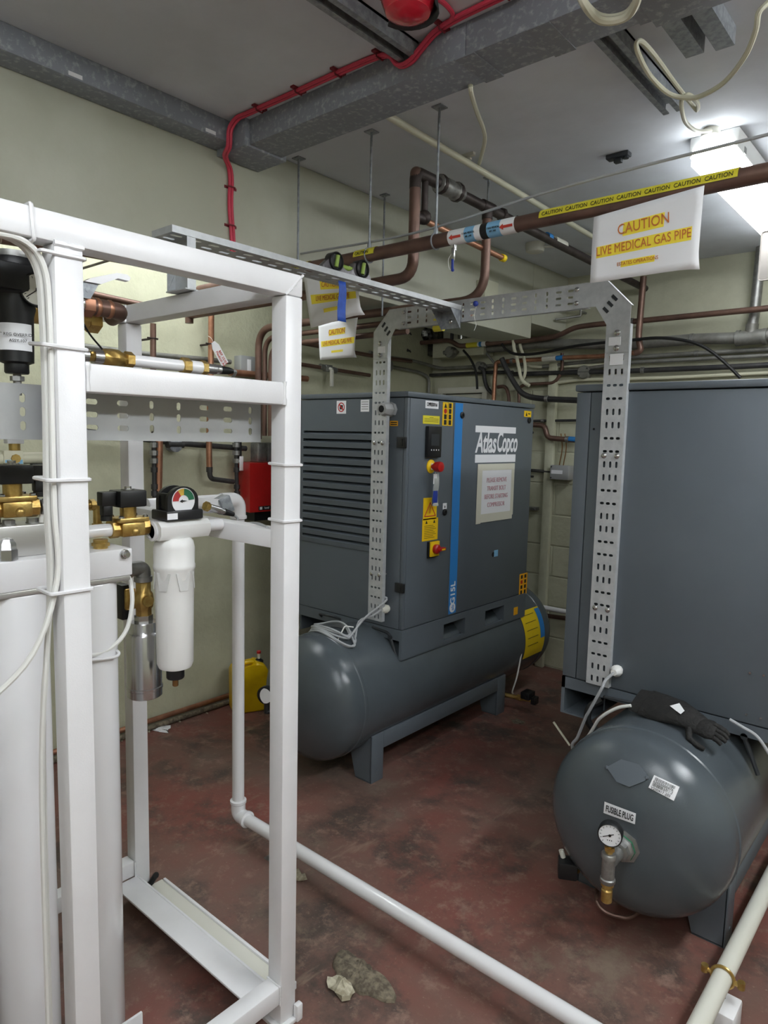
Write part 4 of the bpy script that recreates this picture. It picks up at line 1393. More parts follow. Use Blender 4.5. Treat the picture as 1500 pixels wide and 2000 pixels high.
# ---- lever ball valve with copper elbow at the top of the frame
bx, by, bz = -1.70, .86, 1.955
lv = thing('lever_valve', 'steel ball valve with white lever and copper elbow behind the near post', 'valve', (bx, by, 1.93))
B().lathe((bx, by - .14, bz), (0, 1, 0), [(.022, 0), (.026, .004), (.026, .05), (.030, .055), (.030, .09), (.025, .095)], 16).cyl((bx, by - .07, bz + .02), (bx, by - .07, bz + .045), .01, n=10).build('valve_body', 'steel', lv)
B().cyl((bx, by - .05, bz), (bx, by - .02, bz), .027, n=6).build('union_nut', 'copper', lv)
B().tube([(bx, by - .022, bz), (bx, by + .062, bz), (bx - .06, by + .062, bz - .01)], .0215, .03, 18).build('copper_elbow', 'copper_old', lv)
for y in (by - .012, by + .02):
    B().lathe((bx, y, bz), (0, 1, 0), [(.0215, 0), (.0235, .003), (.0235, .008), (.0215, .011)], 18).build('solder_ring', 'copper', lv)
B().cyl((bx - .05, by - .15, bz - .025), (bx - .05, by + .0, bz - .025), .028, n=14).cyl((bx - .05, by - .01, bz - .025), (bx - .05, by + .02, bz - .025), .032, n=6).build('second_body', 'brass', lv)
b = B()
b.prism([(bx + .03, by - .075, bz + .012), (bx + .03, by - .038, bz + .012), (bx + .03, by - .016, bz + .052), (bx + .03, by - .052, bz + .052)], (.003, 0, 0))
b.cyl((bx + .029, by - .045, bz + .032), (bx + .0345, by - .045, bz + .032), .006, n=10)
b.build('lever_plate', 'galv', lv)
b = B()
b.prism([(bx + .02, by - .055, bz + .050), (bx + .02, by - .014, bz + .050), (bx + .02, by + .030, bz + .072), (bx + .02, by + .060, bz + .071), (bx + .02, by + .064, bz + .080), (bx + .02, by + .055, bz + .086), (bx + .02, by + .028, bz + .085), (bx + .02, by - .04, bz + .060)], (.02, 0, 0))
b.build('lever_grip', 'white_gloss', lv)

# ---- run of fittings lying behind the middle rail
mx, mz = -1.50, 1.812
mp = thing('fitting_run', 'brass and white pipe fittings lined up behind the middle rail of the frame', 'pipe', (mx, .9, 1.79))
B().lathe((mx, .66, mz), (0, 1, 0), [(.017, 0), (.017, .068)], 18).build('steel_socket', 'steel', mp)
B().cyl((mx, .728, mz), (mx, .742, mz), .011, n=10).ball((mx + .012, .735, mz + .004), .006, n=8).build('brass_collar', 'brass', mp)
B().lathe((mx, .742, mz), (0, 1, 0), [(.016, 0), (.016, .02)], 18).build('steel_socket', 'steel', mp)
B().lathe((mx, .762, mz), (0, 1, 0), [(.015, 0), (.019, .004), (.021, .02), (.021, .04), (.016, .046), (.016, .055)], 8).build('brass_valve_body', 'brass', mp)
B().cyl((mx, .817, mz), (mx, .834, mz), .0195, n=6).build('brass_nut', 'brass', mp)
B().tube([(mx, .834, mz), (mx, .965, mz)], .014, 0, 16).build('white_pipe', 'white_gloss', mp)
B().cyl((mx, .965, mz), (mx, .985, mz), .021, n=6).build('brass_nut', 'brass', mp)
B().cyl((mx, .985, mz), (mx, 1.02, mz), .016, n=14).build('white_adaptor', 'white_gloss', mp)
B().cyl((mx, 1.02, mz), (mx, 1.034, mz), .019, n=6).build('brass_nut', 'brass', mp)
B().lathe((mx, 1.034, mz), (0, 1, 0), [(.011, 0), (.013, .002), (.013, .03), (.010, .032), (.012, .036), (.012, .044)], 14).build('sensor', 'steel', mp)
B().lathe((mx, 1.078, mz), (0, 1, 0), [(.010, 0), (.011, .004), (.009, .03), (.006, .04)], 12).build('sensor_plug', 'black_plastic', mp)
B().cable([(mx, 1.115, mz), (mx - .01, 1.135, mz - .002), (mx - .05, 1.14, mz - .035), (mx - .06, 1.15, mz - .08)], .004).build('sensor_lead', 'cable_grey', mp)
B().cable([(-1.62, .76, 1.94), (-1.6, .78, 1.88), (-1.55, .79, 1.835)], .0022, 6).build('black_wire', 'black_rubber', label='thin black wire hanging below the lever valve', cat='wire')
tg = thing('pipe_tag', 'white luggage tag with red writing hanging near the copper risers', 'tag', pix(437, 690, 'x', -3.25))
p0, p1 = pix(416, 668, 'x', -3.25), pix(440, 712, 'x', -3.25)
d = (p1 - p0).normalized()
s_ = V((0, d.z, -d.y)).normalized()
b = B()
hw = .026
b.prism([p0 + s_ * .012, p0 - s_ * .012, p0 - s_ * hw + d * .028, p1 - s_ * hw, p1 + s_ * hw, p0 + s_ * hw + d * .028], (.0008, 0, 0))
b.build('tag_card', 'paper', tg)
for k in range(2):
    q = p0 + d * (.10) + s_ * (.011 - .019 * k) + V((.0008, 0, 0))
    text(('Medical Air', 'BEF 25/03')[k], .021, q, d, s_ if (d.cross(s_)).x > 0 else -s_, 'ink_red', tg)
B().cable([p0 + d * .006 + V((.001, 0, 0)), p0 + V((-.01, -.004, .02)), p0 + V((-.035, -.008, .035))], .0012, 6).build('tag_string', 'cable_white', tg)

# ---- bits behind the filter: bracket, sensor, white elbow and the white riser
brk = thing('sensor_bracket', 'white metal bracket with brass tipped sensor behind the filter gauge', 'sensor', pix(420, 990, 'y', 1.165))
p = pix(395, 1000, 'x', -1.72)
b = B()
q0, q1, q2, q3 = pix(380, 1003, 'x', -1.72), pix(386, 972, 'x', -1.72), pix(432, 975, 'x', -1.72), pix(448, 1000, 'x', -1.72)
b.prism([q0, q1, q2, q3], (.003, 0, 0))
b.build('bracket_plate', 'white_paint', brk)
B().box(q2.x - .03, q2.x + .012, q2.y - .005, q2.y + .035, q2.z - .045, q2.z + .008, .004, rot=Matrix.Rotation(.4, 3, 'X')).build('junction_block', 'galv', brk)
a, c = pix(400, 988, 'x', -1.69), pix(430, 997, 'x', -1.69)
B().cyl(a, a.lerp(c, .25), .014, n=6).build('brass_tip', 'brass', brk)
B().cyl(a.lerp(c, .25), c, .011, n=14).cyl(c, c + (c - a) * .3, .008, n=12).build('sensor_body', 'steel', brk)
e = c + (c - a) * .3
B().cyl(e, e + (c - a) * .6, .010, .007, n=12).build('sensor_plug', 'black_plastic', brk)
B().cable([e + (c - a) * .6, e + (c - a) * .9 + V((0, 0, -.01)), pix(462, 1024, 'x', -1.62), pix(500, 1022, 'x', -1.5), pix(522, 1030, 'x', -1.42)], .004).build('sensor_lead', 'cable_grey', brk)
# riser and floor run
RXp, RYp, RZp = -2.165, 1.64, .10
rs = thing('white_air_pipe', 'white pipe dropping beside the frame then running low across the floor', 'pipe', (RXp, RYp, RZp))
PR = .0265
B().tube([(RXp, RYp, 1.33), (RXp, RYp, RZp + .045)], PR * .92, 0, 20).build('riser', 'white_gloss', rs)
B().tube([(RXp + .045, RYp, RZp), (-.37, RYp, RZp)], PR * .92, 0, 20).build('floor_run', 'white_gloss', rs)
B().tube([(RXp, RYp, RZp + .055), (RXp, RYp, RZp), (RXp + .055, RYp, RZp)], PR * 1.1, .045, 20).lathe((RXp, RYp, RZp + .048), (0, 0, 1), [(PR * 1.1, 0), (PR * 1.25, .004), (PR * 1.25, .014), (PR, .017)], 20).lathe((RXp + .048, RYp, RZp), (1, 0, 0), [(PR * 1.1, 0), (PR * 1.25, .004), (PR * 1.25, .014), (PR, .017)], 20).build('bottom_elbow', 'white_gloss', rs)
B().tube([(RXp, RYp, 1.32), (RXp, RYp, 1.395), (RXp - .0, RYp - .08, 1.395)], PR * 1.1, .045, 20).lathe((RXp, RYp, 1.318), (0, 0, 1), [(PR, 0), (PR * 1.25, .003), (PR * 1.25, .013), (PR * 1.1, .017)], 20).build('top_elbow', 'white_gloss', rs)
B().tube([(RXp, RYp - .07, 1.395), (RXp, 1.25, 1.395)], PR * .92, 0, 20).build('header', 'white_gloss', rs)
# pipe feet
for x in (pix(550, 1645, 'z', .05).x,):
    B().cyl((x, RYp, 0), (x, RYp, RZp - .02), .005, n=8).box(x - .03, x + .03, RYp - .02, RYp + .02, 0, .004).build('pipe_stand', 'steel_dull', rs)
# second pipe going away at the right with its bracket and block
XR2, ZR2 = -.418, .155
rp2 = thing('white_air_pipe', 'cream white pipe with brass clip running back under the right compressor', 'pipe', (XR2, 2.3, ZR2))
B().tube([(XR2, 1.55, ZR2), (XR2, 3.4, ZR2)], .0255, 0, 20).build('pipe_run', 'offwhite', rp2)
yc = pix(1405, 1905, 'z', ZR2).y
b = B()
cl_r = .030
for k in range(24):
    pass
ring_pts = [(XR2 + cl_r * math.cos(a), yc, ZR2 + cl_r * math.sin(a)) for a in [2 * math.pi * i / 24 for i in range(25)]]
b.sweep(ring_pts, .0045, 8)
b.cyl((XR2 - cl_r - .022, yc, ZR2), (XR2 - cl_r, yc, ZR2), .007, n=8).cyl((XR2 + cl_r, yc, ZR2), (XR2 + cl_r + .022, yc, ZR2), .007, n=8)
b.cyl((XR2 - cl_r - .018, yc, ZR2 - .008), (XR2 - cl_r - .018, yc, ZR2 + .012), .010, n=10).cyl((XR2 + cl_r + .018, yc, ZR2 - .008), (XR2 + cl_r + .018, yc, ZR2 + .012), .010, n=10)
b.build('pipe_clip', 'brass', rp2)
B().cyl((XR2 + .0, yc, .10), (XR2, yc, ZR2 - .03), .005, n=8).lathe((XR2, yc, .095), (0, 0, 1), [(.012, 0), (.012, .01), (.007, .014)], 6).build('stud', 'steel_dull', rp2)
B().box(XR2 - .04, XR2 + .05, yc - .065, yc + .03, 0, .095, .006).build('foot_block', 'white_paint', rp2, label='white painted support block')

# cream valve block and small gauge glimpsed past the near post at the left edge
q0, q1 = pix(7, 880, 'x', -1.95), pix(47, 911, 'x', -1.95)
cv = thing('cream_valve', 'cream plastic valve block with label above the left solenoid valve', 'valve', (-1.97, (q0.y + q1.y) / 2, q1.z))
B().box(-1.99, -1.95, q0.y, q1.y, q1.z, q0.z, .003).build('valve_block', 'cream_plastic', cv)
ym_ = (q0.y + q1.y) / 2
B().cyl((-1.97, q0.y - .05, (q0.z + q1.z) / 2), (-1.97, q0.y, (q0.z + q1.z) / 2), .018, n=14).cyl((-1.97, q1.y, (q0.z + q1.z) / 2), (-1.97, q1.y + .12, (q0.z + q1.z) / 2), .016, n=14).build('valve_pipe', 'cream_plastic', cv)
B().cyl((-1.97, ym_ + .01, q0.z), (-1.97, ym_ + .01, q0.z + .018), .014, n=10).cyl((-1.95, ym_ + .004, (q0.z + q1.z) / 2), (-1.944, ym_ + .004, (q0.z + q1.z) / 2), .012, n=8).build('valve_screw', 'brass', cv)
B().box(-1.985, -1.955, ym_ - .012, ym_ + .03, q0.z + .018, q0.z + .042, .002).build('valve_cap', 'paper', cv)
B().box(-1.9498, -1.949, ym_ - .022, ym_ + .022, q1.z + .004, q1.z + .018).build('valve_sticker', 'blue_label', cv)
B().box(-1.965, -1.945, q1.y + .02, q1.y + .10, (q0.z + q1.z) / 2 - .03, (q0.z + q1.z) / 2 - .014, .003).cyl((-1.955, q1.y + .07, (q0.z + q1.z) / 2 - .014), (-1.94, q1.y + .07, (q0.z + q1.z) / 2 - .008), .012, n=10).build('valve_lever', 'black_plastic', cv)
B().box(-1.99, -1.95, q0.y - .06, q1.y + .10, q1.z - .026, q1.z, .002).box(WL - .002, -1.97, q0.y - .06, q0.y - .04, q1.z - .026, q1.z - .004).build('valve_rail', 'black_plastic', cv)

# ------------------------------------------------------------------ trunking and services on the ceiling
t1 = thing('cable_trunking', 'dull galvanised cable trunking along the beam meeting another run at its corner', 'trunking', (-2.2, .5, 2.68))
B().box(-2.25, -2.15, -1.6, 1.60, 2.695, CEIL - .0005, .002).build('trunking_run', 'galv_spangle', t1)
B().box(-2.25, -2.08, 1.605, 1.80, 2.675, CEIL - .0005, .003).build('corner_box', 'galv_spangle', t1)
for y in (.35, 1.02, 1.5):
    B().box(-2.151, -2.149, y - .012, y + .03, 2.70, 2.712).build('paint_fleck', 'paper', t1)
t2 = thing('cable_trunking', 'dull galvanised cable trunking crossing the ceiling towards the lamp', 'trunking', (-1.2, 1.7, 2.68))
B().box(-2.079, -1.15, 1.625, 1.775, 2.682, CEIL - .0005, .002).build('trunking_run', 'galv_spangle', t2)
B().box(-1.149, -.70, 1.625, 1.775, 2.682, CEIL - .0005, .002).build('trunking_run', 'galv_spangle', t2)
B().box(-.699, .6, 1.60, 1.80, 2.672, CEIL - .0005, .002).build('trunking_run', 'galv_spangle', t2)
for x in (-1.15, -.93, -.70):
    B().box(x - .03, x + .03, 1.622, 1.778, 2.679, 2.6818).build('joint_cover', 'galv_spangle', t2)
# strut channels
for (x, y0_, y1_, lab) in ((-1.34, .6, 1.62, 'dark steel strut channel on the ceiling ending at the trunking'), (-.86, 1.785, 2.40, 'dark steel strut channel behind the white cable loops near the lamp')):
    B().box(x - .03, x - .024, y0_, y1_, 2.728, CEIL - .0005).box(x + .024, x + .03, y0_, y1_, 2.728, CEIL - .0005).box(x - .03, x + .03, y0_, y1_, 2.762, CEIL - .0005).box(x - .024, x - .012, y0_, y1_, 2.728, 2.732).box(x + .012, x + .024, y0_, y1_, 2.728, 2.732).build('strut_channel', 'galv', label=lab, cat='strut channel')
# two short angled brackets hanging from the trunking at top right
for k, (px, py) in enumerate(((1345, 110), (1405, 95))):
    p = pix(px, py, 'z', 2.70)
    b = B()
    b.box(p.x - .024, p.x + .024, 1.802, p.y + .05, 2.722, 2.727).box(p.x - .024, p.x - .019, 1.802, p.y + .05, 2.727, CEIL - .0005).box(p.x + .019, p.x + .024, 1.802, p.y + .05, 2.727, CEIL - .0005)
    b.build('steel_bracket', 'galv', label=('short steel channel bracket beside the trunking, left one', 'short steel channel bracket beside the trunking, right one')[k], cat='bracket')
# white conduit along the ceiling with saddles
cd = thing('conduit', 'white painted conduit running back across the ceiling', 'conduit', (-1.65, 3, 2.74))
B().tube([(-1.62, 1.78, 2.735), (-1.68, 4.49, 2.735)], .0125, 0, 12).build('conduit_pipe', 'cable_cream', cd)
for y in (2.35, 3.2, 4.0):
    x = -1.62 - .06 * (y - 1.78) / 2.7
    B().box(x - .03, x + .03, y - .008, y + .008, 2.757, CEIL - .0005).cyl((x, y, 2.735), (x, y, CEIL - .001), .006, n=8).box(x - .015, x + .015, y - .007, y + .007, 2.745, 2.752).build('saddle', 'offwhite', cd)
# flat cable hanging in a bow under the conduit
c0 = [pix(920, 180, 'z', 2.67), pix(930, 215, 'y', 2.0), pix(945, 255, 'y', 2.15), pix(946, 280, 'y', 2.25), pix(936, 320, 'x', -1.64)]
B().cable([V((c0[0].x, 1.776, 2.70))] + c0, .0075, 8).build('hanging_cable', 'cable_cream', label='cream cable bowing from trunking down to the ceiling conduit', cat='cable')
# red fire alarm cable (a pair) with clips
rc = thing('fire_cable', 'pair of red fire alarm cables clipped across ceiling and down the beam', 'cable', (-1.8, 1.65, 2.4))
main = [(-2.243, 1.672, 2.31), (-2.243, 1.672, 2.395), (-2.243, 1.662, 2.515), (-2.243, 1.665, 2.60), (-2.238, 1.655, 2.645), (-2.19, 1.60, 2.662), (-2.138, 1.578, 2.676), (-2.128, 1.576, 2.73), (-2.09, 1.578, 2.757), (-2.04, 1.584, 2.762), (-1.8, 1.588, 2.762), (-1.57, 1.59, 2.762), (-1.42, 1.60, 2.76), (-1.375, 1.612, 2.722), (-1.33, 1.612, 2.72), (-1.295, 1.612, 2.74), (-1.24, 1.605, 2.762), (-1.16, 1.59, 2.762), (-1.0, 1.585, 2.762), (-.6, 1.58, 2.762), (-.1, 1.58, 2.762)]
for dy in (-.006, .006):
    B().cable([(x + (0 if z > 2.67 else 0), y + dy, z) for x, y, z in main], .0062, 8, 5).build('cable_run', 'red_cable', rc)
B().cable([(-1.17, 1.584, 2.762), (-1.15, 1.56, 2.762), (-1.145, 1.5, 2.762), (-1.17, 1.45, 2.762), (-1.21, 1.42, 2.762)], .0062, 8).build('cable_spur', 'red_cable', rc)
for (x, y) in ((-1.98, 1.589), (-1.78, 1.588), (-1.6, 1.589), (-1.435, 1.596), (-1.21, 1.597), (-1.0, 1.585)):
    B().box(x - .008, x + .008, y - .028, y + .028, 2.764, CEIL - .0005).tube([(x, y - .016, 2.766), (x, y - .014, 2.754), (x, y + .014, 2.754), (x, y + .016, 2.766)], .0025, .003, 6).build('clip', 'clip_red', rc)
for z in (2.58, 2.44):
    B().box(-2.2515, -2.249, 1.64, 1.695, z - .005, z + .005).tube([(-2.25, 1.648, z), (-2.234, 1.65, z), (-2.234, 1.678, z), (-2.25, 1.68, z)], .003, .003, 6).build('clip', 'clip_red', rc)
# beacon
bp_ = pix(797, 8, 'z', 2.70)
bc_ = thing('alarm_beacon', 'red alarm beacon with dark base on the ceiling at top edge', 'alarm', (bp_.x, bp_.y, 2.66))
B().lathe((bp_.x, bp_.y, CEIL - .0005), (0, 0, -1), [(.072, 0), (.074, .006), (.074, .03), (.068, .036)], 28).build('beacon_base', 'red_lens', bc_)
B().lathe((bp_.x, bp_.y, CEIL - .036), (0, 0, -1), [(.066, 0), (.066, .03), (.055, .055), (.03, .068), (0, .072)], 28).build('beacon_lens', 'red_lens', bc_)
b = B()
g = []
for j in range(3):
    g.append([(bp_.x + (.069 + .004 * j) * math.cos(a), bp_.y + (.069 + .004 * j) * math.sin(a), CEIL - .045 - .022 * j) for a in [math.radians(10 + 16 * i) for i in range(11)]])
b.quads(g)
bs = b.build('beacon_shade', 'charcoal_dark', bc_)
bs.modifiers.new('thickness', 'SOLIDIFY').thickness = .003
B().cyl((bp_.x - .074, bp_.y + .0, CEIL - .018), (bp_.x - .092, bp_.y, CEIL - .018), .01, n=10).build('beacon_gland', 'red_lens', bc_)
# smoke detector and small bracket
sm = pix(1045, 486, 'z', 2.74)
sd = thing('smoke_detector', 'cream smoke detector base on the ceiling behind the gas pipe', 'detector', (sm.x, sm.y, 2.72))
B().lathe((sm.x, sm.y, CEIL - .0005), (0, 0, -1), [(.055, 0), (.055, .02), (.05, .045), (.045, .048), (0, .048)], 24).build('detector_body', 'offwhite', sd)
B().tube([(sm.x + .05, sm.y, 2.745), (sm.x + .12, sm.y + .1, 2.755), (sm.x + .2, 4.2, 2.755)], .007, .05, 8).build('detector_conduit', 'offwhite', sd)
kb = pix(1208, 308, 'z', 2.755)
B().box(kb.x - .045, kb.x + .045, kb.y - .02, kb.y + .02, 2.752, CEIL - .0005, .004).box(kb.x - .015, kb.x + .015, kb.y - .012, kb.y + .012, 2.735, 2.752, .003).cyl((kb.x + .03, kb.y, 2.745), (kb.x + .03, kb.y, 2.755), .012, n=8).build('ceiling_bracket', 'charcoal_dark', label='small dark bracket left on the bare ceiling above the caution sheet', cat='bracket')
# cable loops at top right
q = lambda a, b_, z: pix(a, b_, 'z', z)
ZL = 2.63
for k, dz in enumerate((0, -.012)):
    B().cable([q(1128, -30, 2.66), q(1140, 5, ZL + dz), q(1165, 30 + 6 * k, ZL + dz), q(1195, 36 + 5 * k, ZL + dz), q(1228, 24 + 5 * k, ZL + dz), q(1246, -6, ZL + dz), q(1244, -40, 2.66)], .0095, 8).build('cable_loop', 'cable_cream', label=('upper turn of the thick cream cable looped at the top edge', 'lower turn of the thick cream cable looped at the top edge')[k], cat='cable', group='thick cream cable loops')
B().cable([q(1500, 5, 2.66), q(1482, 25, 2.64), q(1476, 60, 2.62), q(1455, 110, 2.60), q(1415, 160, 2.59), q(1370, 187, 2.59), q(1340, 191, 2.60), q(1305, 182, 2.62), q(1270, 148, 2.65), q(1248, 108, 2.67), q(1243, 85, 2.69), q(1255, 82, 2.70), q(1280, 110, 2.71), q(1320, 165, 2.715), q(1352, 205, 2.715), q(1362, 215, 2.71), q(1362, 200, 2.70), q(1345, 185, 2.69), q(1332, 195, 2.68), q(1332, 215, 2.67), q(1340, 240, 2.68), q(1362, 256, 2.70), q(1388, 255, 2.745)], .0065, 8, 5).build('lamp_cable', 'cable_cream', label='cream cable hanging in a wide loop and feeding the ceiling lamp', cat='cable')
jb = q(1388, 262, 2.755)
B().lathe((jb.x, jb.y, CEIL - .0005), (0, 0, -1), [(.032, 0), (.032, .022), (.026, .026), (0, .026)], 18).build('junction_box', 'offwhite', label='small round box on the ceiling where the lamp cable ends', cat='junction box')

# ------------------------------------------------------------------ hanging medical gas pipe
YG, ZG, RG = 1.97, 2.328, .0235
gp = thing('gas_pipe', 'thick brown copper gas pipe hung across the room with arrows and caution tape', 'pipe', (-1.2, YG, ZG - .03))
B().tube([(-2.9, YG, ZG), (.6, YG, ZG)], RG, 0, 20).build('pipe_run', 'copper_old', gp)


def gx(px):
    return pix(px, 460, 'y', YG).x


def gxx(px, py):
    return pix(px, py, 'y', YG - RG).x


def sleeve(name, x0, x1, r, mat, parent, a0=0, a1=360, label=None, n=24):
    b = B()
    rows = []
    for x in (x0, x1):
        rows.append([(x, YG - r * math.cos(math.radians(a0 + (a1 - a0) * i / n)), ZG + r * math.sin(math.radians(a0 + (a1 - a0) * i / n))) for i in range(n + 1)])
    b.quads(rows)
    return b.build(name, mat, parent, label=label)


# viewing direction onto the pipe from below: lettering sits on the lower front flank
aF = math.radians(-14)
fn = V((0, -math.cos(aF), math.sin(aF)))
fu = V((0, math.sin(aF), math.cos(aF)))
FXD = V((1, 0, 0))


def onpipe(body, size, x, mat, parent, dz=0.0, sx=1.0, name='lettering', bold=0):
    c = V((x, YG, ZG)) + fn * (RG + .0028) + fu * dz
    return text(body, size, c, FXD, fu, mat, parent, name=name, sx=sx, bold=bold, lift=.0)


for (a, c, m_, nm) in ((873, 905, 'paper', 'arrow_band'), (905, 924, 'blue_label', 'gas_band'), (924, 936, 'paper', 'plain_band'), (936, 949, 'ink', 'black_band'), (949, 975, 'blue_label', 'gas_band'), (975, 1003, 'paper', 'arrow_band')):
    x0, x1 = gxx(a, 470 - (a - 873) * .18), gxx(c, 470 - (c - 873) * .18)
    o = sleeve(nm, x0, x1, RG + .0012, m_, gp)
    xm = (x0 + x1) / 2
    if nm == 'arrow_band':
        c0_ = V((xm, YG, ZG)) + fn * (RG + .0022)
        pts = [(-.026, 0), (-.012, .009), (-.012, .004), (.022, .004), (.022, -.004), (-.012, -.004), (-.012, -.009)]
        B().prism([c0_ + FXD * u + fu * v for u, v in pts], fn * .0008).build('flow_arrow', 'ink_red', o)
    if nm == 'gas_band':
        onpipe('15 BAR MEDICAL', .0085, xm, 'ink', o, .004, .8)
        onpipe('AIR LINE', .0085, xm, 'ink', o, -.006, .8)
# caution tape stretches on the pipe
for (a, c, ya, yb) in ((1052, 1440, 437, 358), (690, 730, 500, 494), (560, 600, 532, 524)):
    x0, x1 = gxx(a, ya), gxx(c, yb)
    o = sleeve('caution_tape', x0, x1, RG + .0025, 'yellow_tape', gp, -8, 150, label='yellow caution tape wound on the pipe')
    x = x0 + .045
    k = 0
    while x < x1 - .04:
        aT = math.radians(12)
        tn = V((0, -math.cos(aT), math.sin(aT)))
        tu = V((0, math.sin(aT), math.cos(aT)))
        text('CAUTION', .017, V((x, YG, ZG)) + tn * (RG + .0045), FXD, tu, 'ink', o, sx=.9, lift=0)
        x += .078
        k += 1
# threaded rods and clamps
for k, (px, py, lab) in enumerate(((614, 322, 'leftmost'), (747, 268, 'second'), (850, 203, 'third'))):
    x = pix(px, py, 'z', CEIL).x
    t = thing('threaded_rod', lab + ' steel hanger rod carrying the thick gas pipe, counted from the left', 'hanger rod', (x, YG, ZG - .03), 'hanger rods of the gas pipe')
    B().cyl((x, YG, ZG + RG + .012), (x, YG, CEIL - .001), .0045, n=10).build('rod', 'galv', t)
    B().sweep([(x, YG + (RG + .003) * math.cos(a), ZG + (RG + .003) * math.sin(a)) for a in [2 * math.pi * i / 20 for i in range(21)]], .003, 6).cyl((x, YG, ZG + RG), (x, YG, ZG + RG + .02), .008, n=8).build('clamp', 'galv', t)
    B().box(x - .02, x + .02, YG - .02, YG + .02, CEIL - .004, CEIL - .0005).build('ceiling_plate', 'galv', t)
# thin rods/cable run above the pipe
B().cable([(-2.24, 2.02, 2.41), (-1.6, 1.985, 2.378), (-1.0, 1.96, 2.405), (-.3, 1.955, 2.415), (.5, 1.955, 2.42)], .0045, 8).build('slack_cable', 'cable_grey', label='thin grey cable running just above the thick gas pipe', cat='cable')
# small drain tap hanging under the pipe
p = pix(888, 490, 'y', YG)
dt = thing('sample_tap', 'small chrome sample tap with blue tip hanging under the gas pipe', 'tap', p + V((0, 0, -.04)))
B().cyl((p.x, YG, ZG - RG - .001), (p.x, YG, ZG - RG - .02), .006, n=10).box(p.x - .006, p.x + .006, YG - .012, YG - .004, ZG - RG - .055, ZG - RG - .012, .002).build('tap_body', 'steel', dt)
B().box(p.x - .003, p.x + .005, YG - .014, YG - .008, ZG - RG - .085, ZG - RG - .05, .001).ball((p.x + .002, YG - .011, ZG - RG - .086), .006, n=8).build('tap_lever', 'blue_dark', dt)
B().cable([(p.x - .004, YG - .01, ZG - RG - .03), (p.x - .018, YG - .01, ZG - RG - .05), (p.x - .012, YG - .01, ZG - RG - .08), (p.x, YG - .011, ZG - RG - .084)], .0014, 6).build('tap_wire', 'cable_white', dt)


# ---- caution sheets
def sheet(name, label, TL, TR, BR, BL, Y, curl, sizes, lines=True, cut=None):
    """paper hung in front of the pipe on the plane y = Y; corners given in photo pixels"""
    tl_, tr_, br_, bl_ = [pix(c[0], c[1], 'y', Y) for c in (TL, TR, BR, BL)]
    t = thing(name, label, 'notice', (tl_ + br_) / 2 + V((0, 0, -.1)), 'caution notices hung on the gas pipes')
    nu, nv = 14, 10

    def S_(u, v, off=0.0):
        p = (tl_ * (1 - u) + tr_ * u) * (1 - v) + (bl_ * (1 - u) + br_ * u) * v
        p = p.copy()
        p.y = Y - off + curl * (v * v) * (.4 + .6 * u) + .004 * math.sin(u * 5 + 1) * v
        if u > .9 and v > .85:
            p.y += (u - .9) * (v - .85) * 1.2
        return p
    b = B()
    b.quads([[S_(i / nu, j / nv) for i in range(nu + 1)] for j in range(nv + 1)])
    ps = b.build('paper_sheet', 'paper', t)
    md = ps.modifiers.new('thickness', 'SOLIDIFY')
    md.thickness = .0005
    md.offset = 0
    for (body, size, um, vm, hw, hh, sx) in sizes:
        b = B()
        b.quads([[S_(um + hw * (2 * i / 8 - 1), vm + hh * (2 * j / 2 - 1), .0007) for i in range(9)] for j in range(3)])
        h = b.build('highlight', 'highlight', ps)
        c = S_(um, vm, .0014)
        r_ = (S_(um + hw, vm) - S_(um - hw, vm)).normalized()
        u_ = (S_(um, vm - .1) - S_(um, vm + .1))
        u_ = (u_ - r_ * u_.dot(r_)).normalized()
        n_ = r_.cross(u_)
        if body:
            text(body, size, c + n_ * .0012, r_, u_, 'ink_orange', h, sx=sx, lift=.0)
    return t


sheet('caution_notice', 'large white CAUTION LIVE MEDICAL GAS PIPE sheet hanging at right', (1160, 424), (1376, 362), (1360, 522), (1150, 552), YG - RG - .006, .012,
      [('CAUTION', .040, .49, .30, .19, .095, .80), ('LIVE MEDICAL GAS PIPE', .034, .49, .555, .44, .085, .74), ('ESTATES OPERATIONS', .0135, .46, .79, .16, .045, .86)])
sheet('caution_notice', 'white caution sheet hanging behind the blue tape strip', (593, 536), (699, 540), (700, 612), (603, 640), YG - RG - .006, .02,
      [('CAUTION', .030, .50, .20, .20, .10, .72), ('LIVE MEDICAL GAS PIPE', .027, .52, .48, .43, .09, .66), ('', .01, .48, .73, .17, .04, .8)])
sheet('caution_notice', 'lowest white caution sheet hanging from the paired copper pipes', (622, 634), (699, 620), (687, 697), (622, 703), 2.52, .02,
      [('CAUTION', .036, .50, .28, .22, .085, .72), ('LIVE MEDICAL GAS PIPE', .031, .52, .56, .46, .08, .64), ('', .01, .52, .80, .17, .03, .8)])

